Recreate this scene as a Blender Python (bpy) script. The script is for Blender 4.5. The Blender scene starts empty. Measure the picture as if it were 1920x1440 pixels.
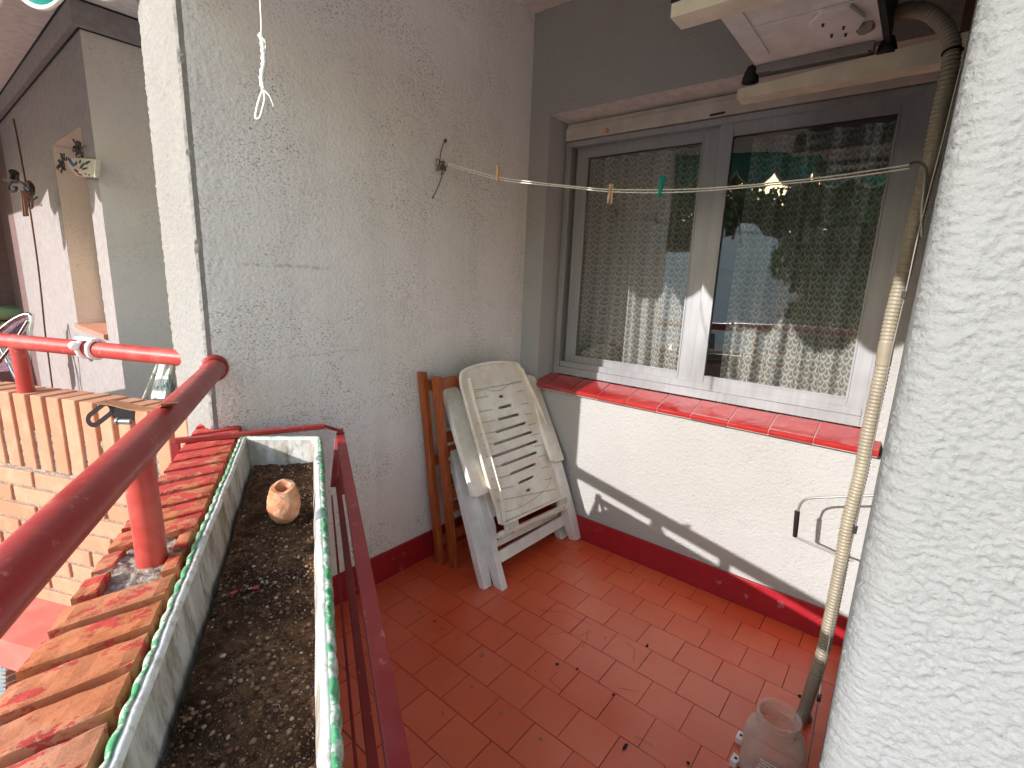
import bpy, bmesh, math, random
import numpy as np
from mathutils import Vector, Matrix, noise
random.seed(7)
R_ = math.radians
sc = bpy.context.scene
COL = sc.collection

# ------------------------------------------------------------------ camera
F = 927.3
ROT = (R_(128.928), R_(77.951), R_(2.309))
CR = (Matrix.Rotation(ROT[0], 3, 'Z') @ Matrix.Rotation(ROT[1], 3, 'X') @ Matrix.Rotation(ROT[2], 3, 'Z'))
CP = Vector((2.1435, 1.6801, 1.35))
cam = bpy.data.cameras.new('camera'); camo = bpy.data.objects.new('camera', cam); COL.objects.link(camo)
camo.matrix_world = Matrix.Translation(CP) @ CR.to_4x4()
cam.sensor_width = 36; cam.lens = F/1920*36; cam.clip_start = .01; cam.clip_end = 500
sc.camera = camo
# survey helpers: where a sight line of the photograph meets a real plane of the place
def ray(x, y): return CR @ Vector(((x-960)/F, -(y-720)/F, -1))
def on(x, y, P, n):
    r = ray(x, y); n = Vector(n); return CP + r*((Vector(P)-CP).dot(n)/r.dot(n))
def onx(x, y, X=0): return on(x, y, (X, 0, 0), (1, 0, 0))
def ony(x, y, Y=0): return on(x, y, (0, Y, 0), (0, 1, 0))
def onz(x, y, Z=0): return on(x, y, (0, 0, Z), (0, 0, 1))
def dep(x, y, d): return CP + ray(x, y)*d

A_ = R_(29)
W = Vector((math.sin(A_), math.cos(A_), 0)); N = Vector((W.y, -W.x, 0)); Z = Vector((0, 0, 1))
P0 = Vector((1.545, 0, 0))
def wp(t, n, z): return P0 + W*t + N*n + Z*z
M = Vector((.414, -.910, 0)).normalized(); MN = Vector((.910, .414, 0)).normalized()
Q0 = Vector((1.58, -.24, 0))
def mp(t, n, z): return Q0 + M*t + MN*n + Z*z

# ------------------------------------------------------------------ materials
class NT:
    def __init__(s, name):
        s.m = bpy.data.materials.new(name); s.m.use_nodes = True; s.t = s.m.node_tree; s.t.nodes.clear()
        s.out = s.n('ShaderNodeOutputMaterial')
    def n(s, ty, **kw):
        nd = s.t.nodes.new(ty)
        for k, v in kw.items():
            if k.startswith('i_'): nd.inputs[k[2:].replace('_', ' ')].default_value = v
            else: setattr(nd, k, v)
        return nd
    def l(s, a, b): s.t.links.new(a, b)
    def val(s, sock, v):
        if hasattr(v, 'is_linked') or hasattr(v, 'links'): s.l(v, sock)
        else: sock.default_value = v
    def coord(s, kind='Object', scale=(1, 1, 1), rot=(0, 0, 0)):
        c = s.n('ShaderNodeTexCoord'); mp_ = s.n('ShaderNodeMapping'); s.l(c.outputs[kind], mp_.inputs[0])
        mp_.inputs['Scale'].default_value = scale; mp_.inputs['Rotation'].default_value = rot
        return mp_.outputs[0]
    def noise(s, co, sc_, det=4, rough=.55, dist=0):
        nd = s.n('ShaderNodeTexNoise'); s.l(co, nd.inputs['Vector'])
        nd.inputs['Scale'].default_value = sc_; nd.inputs['Detail'].default_value = det
        nd.inputs['Roughness'].default_value = rough; nd.inputs['Distortion'].default_value = dist
        return nd.outputs['Fac']
    def voro(s, co, sc_, feature='F1', out='Distance', rnd=1):
        nd = s.n('ShaderNodeTexVoronoi', feature=feature); s.l(co, nd.inputs['Vector'])
        nd.inputs['Scale'].default_value = sc_; nd.inputs['Randomness'].default_value = rnd
        return nd.outputs[out]
    def ramp(s, f, a, b, lo=0., hi=1.):
        nd = s.n('ShaderNodeMapRange'); s.l(f, nd.inputs[0])
        nd.inputs[1].default_value = a; nd.inputs[2].default_value = b; nd.inputs[3].default_value = lo; nd.inputs[4].default_value = hi
        return nd.outputs[0]
    def math(s, op, a, b=0., c=0.):
        nd = s.n('ShaderNodeMath', operation=op)
        for i, v in enumerate((a, b, c)): s.val(nd.inputs[i], v)
        return nd.outputs[0]
    def mix(s, f, a, b):
        nd = s.n('ShaderNodeMix', data_type='RGBA'); s.val(nd.inputs[0], f)
        for i, v in ((6, a), (7, b)):
            if isinstance(v, tuple): nd.inputs[i].default_value = (*v[:3], 1)
            else: s.l(v, nd.inputs[i])
        return nd.outputs[2]
    def mul(s, a, b):
        nd = s.n('ShaderNodeMix', data_type='RGBA', blend_type='MULTIPLY'); nd.inputs[0].default_value = 1
        for i, v in ((6, a), (7, b)):
            if isinstance(v, tuple): nd.inputs[i].default_value = (*v[:3], 1)
            else: s.l(v, nd.inputs[i])
        return nd.outputs[2]
    def bump(s, h, dist=.01, st=1., nrm=None):
        nd = s.n('ShaderNodeBump'); nd.inputs['Strength'].default_value = st; nd.inputs['Distance'].default_value = dist
        s.l(h, nd.inputs['Height'])
        if nrm is not None: s.l(nrm, nd.inputs['Normal'])
        return nd.outputs[0]
    def bsdf(s, col, rough=.8, nrm=None, metal=0., spec=.5, **kw):
        b = s.n('ShaderNodeBsdfPrincipled')
        if isinstance(col, tuple): b.inputs['Base Color'].default_value = (*col[:3], 1)
        else: s.l(col, b.inputs['Base Color'])
        s.val(b.inputs['Roughness'], rough); s.val(b.inputs['Metallic'], metal)
        b.inputs['Specular IOR Level'].default_value = spec
        if nrm is not None: s.l(nrm, b.inputs['Normal'])
        for k, v in kw.items(): s.val(b.inputs[k.replace('_', ' ')], v)
        s.l(b.outputs[0], s.out.inputs['Surface'])
        return b

def rough_cast(name, base, grain=95, depth=.006, dirt=.5, tint=(.40, .37, .34), patch=(.9, .89, .86), streak=True, stain=None):
    t = NT(name); co = t.coord()
    # patches where the texture is coarse, others where it is worn smooth
    big = t.noise(co, 3.2, 4, .6)
    wv = t.noise(co, grain, 3, .6, .6)
    v = t.voro(co, grain*.8, 'SMOOTH_F1')
    h = t.math('ADD', t.math('MULTIPLY', wv, .75), t.math('MULTIPLY', v, .45))
    nrm = t.bump(h, depth, .8, t.bump(t.noise(co, 16, 3, .5), .006, .5))
    co2 = t.coord(scale=(1, 1, 1.9), rot=(.4, .3, .5))
    pit = t.noise(co2, grain*1.15, 2, .5, .5)
    pitm = t.ramp(pit, .43, .35)
    mask = t.ramp(big, .42, .62, .12, 1)
    pf = t.math('MULTIPLY', t.math('MULTIPLY', pitm, mask), dirt)
    tone = t.noise(co, 1.3, 3, .5)
    c = t.mix(t.ramp(tone, .35, .65), base, tuple(b*p for b, p in zip(base, patch)))
    c = t.mix(t.math('MULTIPLY', t.ramp(t.noise(co, 7, 5, .7), .52, .75), .22*min(1, dirt*1.5)), c, tint)
    if stain:
        c = t.mix(stain(t, co), c, tint)
    c = t.mix(pf, c, tuple(b*.42 for b in tint))
    dr = t.noise(t.coord(scale=(9, 9, .7)), 1, 4, .6)
    c = t.mix(t.math('MULTIPLY', t.ramp(dr, .5, .72), .16*min(1, dirt*1.3)), c, tint)
    t.bsdf(c, .92, nrm, spec=.2)
    return t.m

def paint(name, col, rough=.35, bump=.0015, fade=None, fades=.4, wear=None, wears=.1, scale=30, spec=.5):
    t = NT(name); co = t.coord()
    c = t.mix(t.ramp(t.noise(co, 5, 4, .6), .3, .7), col, tuple(min(1, x*.82) for x in col))
    if fade: c = t.mix(t.math('MULTIPLY', t.ramp(t.noise(co, 9, 5, .65), .45, .7), fades), c, fade)
    if wear:
        c = t.mix(t.math('MULTIPLY', t.ramp(t.noise(co, scale, 6, .7), .62, .66), wears), c, wear)
    r = t.ramp(t.noise(co, 18, 4, .6), .3, .7, rough*.8, min(1, rough*1.35))
    t.bsdf(c, r, t.bump(t.noise(co, scale*1.5, 5, .6), bump, .7), spec=spec)
    return t.m

def simple(name, col, rough=.6, metal=0., spec=.5, bump=0, scale=60):
    t = NT(name); co = t.coord()
    c = t.mix(t.ramp(t.noise(co, scale*.3, 4, .6), .35, .65), col, tuple(x*.8 for x in col))
    nrm = t.bump(t.noise(co, scale, 4, .6), bump, .6) if bump else None
    t.bsdf(c, rough, nrm, metal=metal, spec=spec)
    return t.m

def stain_wall(t, co):
    # sooty lines left of the middle of the partition wall
    sep = t.n('ShaderNodeSeparateXYZ'); t.l(co, sep.inputs[0])
    zz = t.math('ADD', sep.outputs[2], t.math('MULTIPLY', t.noise(co, 6, 3), .03))
    out = None
    for z0, x0, x1, w, s in ((1.36, 1.12, 1.47, .009, .75), (1.05, .95, 1.45, .006, .45), (.98, .5, .8, .01, .35)):
        d = t.ramp(t.math('ABSOLUTE', t.math('SUBTRACT', zz, z0+.015)), w, 0)
        inx = t.math('MULTIPLY', t.ramp(sep.outputs[0], x0, x0+.08), t.ramp(sep.outputs[0], x1, x1-.05))
        f = t.math('MULTIPLY', t.math('MULTIPLY', d, inx), t.ramp(t.noise(co, 40, 3), .4, .6, 0, s))
        out = f if out is None else t.math('MAXIMUM', out, f)
    # darker oval patch behind the folded chairs
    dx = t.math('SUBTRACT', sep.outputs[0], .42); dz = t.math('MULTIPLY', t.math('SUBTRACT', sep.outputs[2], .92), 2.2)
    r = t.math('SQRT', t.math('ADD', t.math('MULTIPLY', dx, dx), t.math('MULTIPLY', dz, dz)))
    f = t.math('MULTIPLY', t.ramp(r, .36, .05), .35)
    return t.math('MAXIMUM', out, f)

MT = {}
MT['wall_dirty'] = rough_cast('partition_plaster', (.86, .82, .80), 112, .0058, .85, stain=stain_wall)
MT['wall_pillar'] = rough_cast('pillar_plaster', (.285, .265, .248), 120, .0045, .45, tint=(.5, .42, .36))  # end face of the partition wall, base darkened because the sun strikes it
MT['wall_b'] = rough_cast('window_wall_plaster', (.40, .39, .385), 110, .0055, .25)  # white wall, base greyed to hold down its sunlit part
MT['wall_col'] = rough_cast('column_plaster', (.258, .262, .268), 230, .0034, .12)  # white column, base greyed to offset the full sun
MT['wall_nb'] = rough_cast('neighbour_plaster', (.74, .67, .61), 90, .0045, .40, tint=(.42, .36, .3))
MT['smooth_nb'] = simple('neighbour_render', (.33, .29, .283), .85, bump=.001, scale=80)  # sunlit house face, base darkened against the sun
MT['ceil'] = simple('ceiling_paint', (.86, .76, .70), .9, bump=.002, scale=60)
MT['reveal'] = simple('reveal_plaster', (.72, .68, .64), .85, bump=.002, scale=70)
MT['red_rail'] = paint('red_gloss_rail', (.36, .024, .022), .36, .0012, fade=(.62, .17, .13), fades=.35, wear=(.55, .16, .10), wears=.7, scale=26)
MT['red_rail_bright'] = paint('red_gloss_rail_sunny', (.46, .042, .032), .38, .001, fade=(.7, .2, .15), fades=.3, wear=(.6, .3, .25), wears=.4)  # brighter copy of the rail red, sunlight put into the colour
MT['red_basket'] = paint('red_basket_paint', (.28, .018, .019), .42, .001, fade=(.55, .12, .09), fades=.2, wear=(.5, .2, .15), wears=.5)
MT['red_skirt'] = paint('red_skirting_paint', (.34, .010, .018), .42, .001, wear=(.55, .5, .48), wears=.25, scale=22)
MT['white_metal'] = simple('white_enamel', (.84, .80, .78), .45, bump=.0008, scale=40)
MT['beige'] = simple('beige_enamel', (.80, .71, .56), .45, bump=.0008, scale=40)
MT['black'] = simple('black_rubber', (.012, .012, .013), .6)
MT['dark'] = simple('dark_plastic', (.018, .012, .013), .6, spec=.12)
t = NT('brushed_aluminium'); co = t.coord(scale=(1, 1, .06))
c = t.mix(t.ramp(t.noise(co, 60, 4, .6), .3, .7), (.38, .375, .39), (.32, .32, .335))
co1 = t.coord(); c = t.mix(t.math('MULTIPLY', t.ramp(t.noise(co1, 7, 4, .6), .5, .75), .12), c, (.22, .21, .21))
t.bsdf(c, t.ramp(t.noise(co1, 5, 3), .3, .7, .30, .45), metal=.45, spec=.5); MT['alu'] = t.m
MT['alu_dark'] = simple('dull_aluminium', (.33, .31, .32), .45, metal=.7)
MT['box'] = simple('shutter_box_paint', (.62, .55, .49), .55, bump=.0008, scale=30)
MT['rope'] = simple('white_cord', (.78, .76, .70), .85, bump=.001, scale=300)
MT['rope_dirty'] = simple('grimy_cord', (.16, .13, .11), .9, bump=.001, scale=300)
MT['peg'] = simple('peg_wood', (.72, .46, .27), .7, bump=.0006, scale=120)
MT['peg_green'] = simple('peg_green_plastic', (.0, .30, .24), .35)
MT['steel'] = simple('grey_steel', (.30, .28, .27), .4, metal=.5)
MT['iron'] = simple('wrought_iron', (.02, .016, .018), .5)
MT['shut'] = simple('shutter_slat', (.60, .42, .30), .6)
MT['panel'] = simple('dark_panel', (.20, .12, .11), .7)
MT['awn'] = simple('green_awning_cloth', (.015, .33, .27), .8)
MT['trim'] = simple('white_awning_trim', (.78, .72, .62), .9)
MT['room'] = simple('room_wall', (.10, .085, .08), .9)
MT['sill_nb'] = simple('neighbour_sill', (.5, .22, .15), .6)
MT['ledge'] = paint('red_ledge_paint', (.62, .15, .11), .7, .001, fade=(.7, .25, .2), fades=.4, wear=(.45, .12, .09), wears=.5, scale=12)
MT['floor_nb'] = simple('neighbour_floor', (.45, .09, .05), .5)

def wood(name, col, dark, ax=2):
    t = NT(name); s = [60, 60, 60]; s[ax] = 4
    co = t.coord(scale=tuple(s))
    f = t.noise(co, 1, 5, .6, 1.2)
    c = t.mix(t.ramp(f, .35, .65), col, dark)
    t.bsdf(c, .5, t.bump(f, .001, .5)); return t.m
MT['chair_wood'] = wood('orange_varnished_wood', (.42, .105, .022), (.25, .05, .012))

# white plastic, yellowed and grimy
t = NT('aged_white_plastic'); co = t.coord()
c = t.mix(t.ramp(t.noise(co, 6, 5, .65), .38, .66), (.90, .86, .78), (.72, .62, .50))
c = t.mix(t.math('MULTIPLY', t.ramp(t.noise(co, 45, 6, .75), .58, .72), .5), c, (.30, .25, .20))
t.bsdf(c, .48, t.bump(t.noise(co, 90, 4), .0006, .5), spec=.4); MT['plastic'] = t.m
t = NT('grey_white_plastic'); co = t.coord()
c = t.mix(t.ramp(t.noise(co, 8, 5, .65), .38, .66), (.86, .83, .79), (.70, .66, .60))
t.bsdf(c, .45, t.bump(t.noise(co, 90, 4), .0006, .5), spec=.4); MT['plastic2'] = t.m

MT['rib_shade'] = simple('rib_shade_tone', (.40, .34, .27), .7)  # dark tone stands in for shadow along the chair's ribs
# bricks: one colour per brick
def brick_mat(name, red_paint=False, pale=False):
    t = NT(name); co = t.coord()
    g = t.n('ShaderNodeNewGeometry'); ri = g.outputs['Random Per Island']
    a, b = ((.50, .215, .12), (.54, .28, .175)) if pale else ((.52, .165, .066), (.50, .21, .12))
    c = t.mix(ri, a, b)
    c = t.mix(t.math('MULTIPLY', t.ramp(t.noise(co, 25, 5, .7), .4, .7), .45), c, tuple(x*.85 for x in a))
    c = t.mix(t.math('MULTIPLY', t.ramp(t.noise(co, 12, 5, .6), .5, .75), .5), c, (.66, .36, .25))
    h = t.noise(co, 160, 4, .7)
    if red_paint:
        sep = t.n('ShaderNodeSeparateXYZ'); t.l(co, sep.inputs[0])
        st = t.coord(scale=(.75, 1.35, 1), rot=(0, 0, .15))
        k = t.ramp(sep.outputs[1], .1, .95, .60, .46)
        f = t.math('GREATER_THAN', t.math('ADD', t.noise(st, 26, 7, .72), t.math('SUBTRACT', k, .5)), .535)
        c = t.mix(t.math('MULTIPLY', f, .92), c, (.50, .050, .045))
        # painted mark and dark speckles
        c = t.mix(t.math('MULTIPLY', t.ramp(t.noise(st, 45, 6, .75), .57, .63), .65), c, (.30, .055, .03))
        h = t.math('ADD', t.math('MULTIPLY', h, .5), t.math('MULTIPLY', f, .8))
    t.bsdf(c, .85, t.bump(h, .0022, .7), spec=.25); return t.m
MT['brick'] = brick_mat('painted_brick', True); MT['brick_nb'] = brick_mat('clay_brick', pale=True)
t = NT('cement_mortar'); co = t.coord()
c = t.mix(t.ramp(t.noise(co, 90, 5, .75), .4, .6), (.50, .42, .34), (.24, .17, .13))
t.bsdf(c, .95, t.bump(t.noise(co, 120, 5, .75), .008, 1), spec=.1); MT['mortar'] = t.m

# floor tile: one tone per tile, worn gloss paint
t = NT('floor_tile'); co = t.coord()
g = t.n('ShaderNodeNewGeometry'); ri = g.outputs['Random Per Island']
c = t.mix(ri, (.72, .082, .019), (.78, .125, .040))
c = t.mix(t.math('MULTIPLY', t.ramp(t.noise(co, 2.2, 4, .6), .35, .7), .6), c, (.56, .066, .020))
c = t.mix(t.math('MULTIPLY', t.ramp(t.noise(co, 30, 6, .7), .5, .75), .35), c, (.46, .10, .05))
c = t.mix(t.math('MULTIPLY', t.ramp(t.noise(co, 70, 6, .8), .66, .70), .5), c, (.30, .12, .09))
# hairline cracks, only in some places
cw = t.noise(co, 9, 3); cv = t.n('ShaderNodeVectorMath', operation='ADD'); t.l(co, cv.inputs[0])
nz = t.n('ShaderNodeTexNoise'); t.l(co, nz.inputs['Vector']); nz.inputs['Scale'].default_value = 12
sv = t.n('ShaderNodeVectorMath', operation='SCALE'); t.l(nz.outputs['Color'], sv.inputs[0]); sv.inputs['Scale'].default_value = .09
t.l(sv.outputs[0], cv.inputs[1])
e = t.voro(cv.outputs[0], 9.5, 'DISTANCE_TO_EDGE')
crk = t.math('MULTIPLY', t.ramp(t.noise(co, 38, 6, .8), .66, .70), t.ramp(t.noise(co, 3.5, 2), .5, .6))
c = t.mix(t.math('MULTIPLY', crk, .6), c, (.20, .06, .04))
c = t.mix(t.math('MULTIPLY', t.ramp(t.noise(co, 1.6, 3), .45, .7), .35), c, (.60, .16, .085))
rg = t.ramp(t.noise(co, 14, 5, .65), .3, .7, .30, .52)
hb = t.math('ADD', t.math('MULTIPLY', t.noise(co, 24, 4, .6), .5), t.math('MULTIPLY', crk, -1.))
t.bsdf(c, rg, t.bump(hb, .002, .8), spec=.7, Coat_Weight=.45, Coat_Roughness=.28); MT['tile'] = t.m
t = NT('floor_grout'); co = t.coord()
c = t.mix(t.ramp(t.noise(co, 5.5, 3, .5), .46, .56), (.42, .055, .022), (.075, .022, .016))
t.bsdf(c, .85); MT['grout'] = t.m
MT['chip'] = simple('bare_chip', (.30, .20, .16), .9); MT['hole'] = simple('dark_chip', (.01, .012, .016), .9)

# window-sill tile, very glossy
t = NT('red_glazed_sill'); co = t.coord()
c = t.mix(t.ramp(t.noise(co, 7, 4), .35, .65), (.36, .024, .020), (.30, .016, .017))
t.bsdf(c, t.ramp(t.noise(co, 12, 4), .3, .7, .10, .26), t.bump(t.noise(co, 16, 3), .004, .8), spec=.9, Coat_Weight=.6, Coat_Roughness=.12); MT['sill'] = t.m
MT['sill_joint'] = simple('sill_joint', (.55, .40, .35), .8)

# planter cement, weathered
t = NT('weathered_cement'); co = t.coord()
st = t.coord(scale=(1, 1, .35))
c = t.mix(t.ramp(t.noise(st, 14, 6, .7), .42, .62), (.58, .555, .52), (.30, .26, .21))
c = t.mix(t.math('MULTIPLY', t.ramp(t.noise(st, 30, 6, .75), .52, .66), .7), c, (.13, .10, .075))
c = t.mix(t.math('MULTIPLY', t.ramp(t.noise(co, 9, 4), .55, .7), .35), c, (.45, .32, .20))
t.bsdf(c, .9, t.bump(t.noise(co, 110, 6, .7), .003, .8), spec=.2); MT['cement'] = t.m
t = NT('chipped_white_rim'); co = t.coord()
c = t.mix(t.ramp(t.noise(co, 34, 6, .7), .5, .62), (.72, .70, .67), (.50, .44, .38))
t.bsdf(c, .75, t.bump(t.noise(co, 80, 5), .002, .7)); MT['rim'] = t.m
t = NT('chipped_green_glaze'); co = t.coord()
f = t.math('MULTIPLY', t.ramp(t.noise(co, 42, 6, .78), .49, .53), .95)
c = t.mix(t.ramp(t.noise(co, 30, 4), .3, .7), (.045, .26, .095), (.10, .36, .17))
c = t.mix(f, c, (.50, .50, .44))
t.bsdf(c, .35, t.bump(t.noise(co, 60, 5), .002, .8)); MT['green'] = t.m
t = NT('potting_soil'); co = t.coord()
g = t.n('ShaderNodeNewGeometry')
c = t.mix(t.ramp(t.noise(co, 60, 7, .75), .40, .62), (.040, .021, .012), (.26, .140, .072))
c = t.mix(t.ramp(t.noise(co, 14, 4), .4, .65), c, (.075, .038, .020))
c = t.mix(t.math('MULTIPLY', t.ramp(t.noise(co, 7.5, 4, .6), .50, .60), .8), c, (.018, .010, .007))
t.bsdf(c, .95, t.bump(t.noise(co, 220, 6, .8), .006, 1), spec=.1); MT['soil'] = t.m
t = NT('soil_grit'); g = t.n('ShaderNodeNewGeometry')
rp = t.n('ShaderNodeValToRGB'); t.l(g.outputs['Random Per Island'], rp.inputs[0])
els = rp.color_ramp.elements; els[0].color = (.035, .018, .012, 1); els[1].color = (.40, .34, .27, 1)
for p_, c_ in ((.45, (.10, .05, .027, 1)), (.7, (.19, .10, .055, 1)), (.92, (.28, .17, .10, 1)), (.97, (.30, .25, .20, 1))):
    e_ = els.new(p_); e_.color = c_
t.bsdf(rp.outputs[0], .8, spec=.2); MT['grit'] = t.m
t = NT('old_terracotta'); co = t.coord()
c = t.mix(t.ramp(t.noise(co, 22, 5, .7), .4, .62), (.52, .19, .075), (.62, .36, .23))
c = t.mix(t.math('MULTIPLY', t.ramp(t.noise(co, 50, 5, .7), .58, .68), .6), c, (.28, .085, .03))
t.bsdf(c, .85, t.bump(t.noise(co, 70, 5, .7), .006, .9)); MT['clay'] = t.m

# corrugated hose plastic, beige
t = NT('beige_hose'); co = t.coord()
c = t.mix(t.ramp(t.noise(co, 10, 4), .35, .65), (.29, .25, .185), (.235, .20, .145))
t.bsdf(c, .45, t.bump(t.noise(co, 60, 3), .0006, .5)); MT['hose'] = t.m

# window glass: thin reflecting sheet one can look through
t = NT('window_glass')
fr = t.n('ShaderNodeFresnel'); fr.inputs[0].default_value = 1.62
f = t.math('MINIMUM', t.math('MULTIPLY', fr.outputs[0], 2.0), 1.)
gl = t.n('ShaderNodeBsdfGlossy'); gl.inputs['Roughness'].default_value = .004
tr = t.n('ShaderNodeBsdfTransparent'); tr.inputs[0].default_value = (.90, .90, .89, 1)
mx = t.n('ShaderNodeMixShader'); t.l(f, mx.inputs[0]); t.l(tr.outputs[0], mx.inputs[1]); t.l(gl.outputs[0], mx.inputs[2])
co = t.coord(); nb_ = t.bump(t.noise(co, 3, 2), .002, .35); t.l(nb_, gl.inputs['Normal'])
t.l(mx.outputs[0], t.out.inputs['Surface']); MT['glass'] = t.m

# frosted jar plastic
t = NT('cloudy_clear_plastic'); co = t.coord()
d1 = t.n('ShaderNodeBsdfPrincipled'); d1.inputs['Base Color'].default_value = (.88, .80, .72, 1); d1.inputs['Roughness'].default_value = .25
tr = t.n('ShaderNodeBsdfTransparent'); tr.inputs[0].default_value = (.93, .90, .87, 1)
lw = t.n('ShaderNodeLayerWeight'); lw.inputs[0].default_value = .35
f = t.math('MINIMUM', t.math('ADD', t.math('MULTIPLY', lw.outputs['Facing'], .55), t.ramp(t.noise(co, 20, 4), .4, .7, .07, .16)), 1.)
mx = t.n('ShaderNodeMixShader'); t.l(f, mx.inputs[0]); t.l(tr.outputs[0], mx.inputs[1]); t.l(d1.outputs[0], mx.inputs[2])
t.l(mx.outputs[0], t.out.inputs['Surface']); MT['jar'] = t.m

# lace curtain: rows of scallops with drops
t = NT('scallop_lace'); uv = t.n('ShaderNodeUVMap'); sep = t.n('ShaderNodeSeparateXYZ'); t.l(uv.outputs[0], sep.inputs[0])
u = t.math('MULTIPLY', sep.outputs[0], 1/.046); v = t.math('MULTIPLY', sep.outputs[1], 1/.027)
row = t.math('FLOOR', v)
def scal(off):
    r_ = t.math('ADD', row, off)
    sh = t.math('MULTIPLY', t.math('MODULO', t.math('ABSOLUTE', r_), 2.), .5)
    fu = t.math('SUBTRACT', t.math('FRACT', t.math('ADD', u, sh)), .5)
    fv = t.math('SUBTRACT', v, r_)
    d = t.math('SQRT', t.math('ADD', t.math('MULTIPLY', fu, fu), t.math('MULTIPLY', t.math('MULTIPLY', fv, fv), .0625)))
    return d, fu, fv
d0, fu0, fv0 = scal(2.)   # disc of the row above, hanging down over this row
inside = t.math('LESS_THAN', d0, .5)
def rings(d):
    a = t.math('MULTIPLY', t.math('GREATER_THAN', d, .415), t.math('LESS_THAN', d, .50))
    b = t.math('MULTIPLY', t.math('GREATER_THAN', d, .23), t.math('LESS_THAN', d, .29))
    return t.math('MAXIMUM', a, b)
d1_, _, _ = scal(1.)
pat = t.math('ADD', t.math('MULTIPLY', rings(d0), inside), t.math('MULTIPLY', rings(d1_), t.math('SUBTRACT', 1., inside)))
net = t.ramp(t.noise(uv.outputs[0], 420, 2), .4, .6, .60, .74)
op = t.math('MAXIMUM', t.math('MULTIPLY', pat, .93), net)
df = t.n('ShaderNodeBsdfDiffuse'); t.l(t.mix(pat, (.50, .485, .455), (.80, .78, .74)), df.inputs[0])
tl = t.n('ShaderNodeBsdfTranslucent'); tl.inputs[0].default_value = (.5, .5, .47, 1)
m1 = t.n('ShaderNodeMixShader'); m1.inputs[0].default_value = .2; t.l(df.outputs[0], m1.inputs[1]); t.l(tl.outputs[0], m1.inputs[2])
tr = t.n('ShaderNodeBsdfTransparent')
m2 = t.n('ShaderNodeMixShader'); t.l(op, m2.inputs[0]); t.l(tr.outputs[0], m2.inputs[1]); t.l(m1.outputs[0], m2.inputs[2])
t.l(m2.outputs[0], t.out.inputs['Surface']); MT['lace'] = t.m

# patterned cloths
t = NT('leaf_print_cloth'); co = t.coord(scale=(1, 1, .5), rot=(.5, .3, .6))
v = t.voro(co, 11, 'F1'); a = t.noise(co, 26, 3, .6, 2.5)
f = t.math('MULTIPLY', t.ramp(v, .42, .36), t.ramp(a, .50, .53))
c = t.mix(f, (.74, .70, .62), (.12, .28, .28)); t.bsdf(c, .9); MT['leafcloth'] = t.m
def cushion_mat(name, a, b, sc_):
    t = NT(name); co = t.coord(); c = t.mix(t.ramp(t.noise(co, sc_, 2, .5), .47, .53), a, b); t.bsdf(c, .9); return t.m
MT['cush1'] = cushion_mat('green_cushion_cloth', (.12, .22, .10), (.22, .33, .18), 8)
MT['cush2'] = cushion_mat('patchwork_cushion_cloth', (.10, .24, .32), (.62, .42, .24), 14)
MT['cush3'] = cushion_mat('olive_cushion_cloth', (.12, .16, .05), (.17, .20, .08), 6)
MT['wicker'] = cushion_mat('purple_wicker', (.12, .06, .09), (.24, .14, .18), 120)
MT['chrome'] = simple('chrome_tube', (.75, .75, .76), .12, metal=1.)
MT['ceramic'] = simple('cream_ceramic', (.70, .63, .50), .25)
MT['blue'] = simple('blue_glaze', (.05, .12, .42), .25); MT['dkgreen'] = simple('dark_green_glaze', (.015, .05, .035), .25)
MT['redg'] = simple('red_glaze', (.40, .02, .03), .25)
t = NT('leaf_green'); g = t.n('ShaderNodeNewGeometry'); c = t.mix(g.outputs['Random Per Island'], (.03, .07, .015), (.09, .14, .03))
t.bsdf(c, .6); MT['leaf'] = t.m
MT['bark'] = simple('bark', (.10, .07, .05), .9, bump=.01, scale=10)
MT['white_house'] = simple('white_house_render', (.85, .86, .88), .9); MT['paving'] = simple('bounce_paving', (.72, .62, .54), .9)  # paving made pale to bounce warm light up onto the balcony
MT['asph'] = simple('asphalt', (.05, .05, .052), .9)
MT['brown_band'] = simple('rusty_bracket', (.17, .075, .045), .7)
MT['rusty'] = simple('rusty_strap', (.34, .15, .07), .45)

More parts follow.
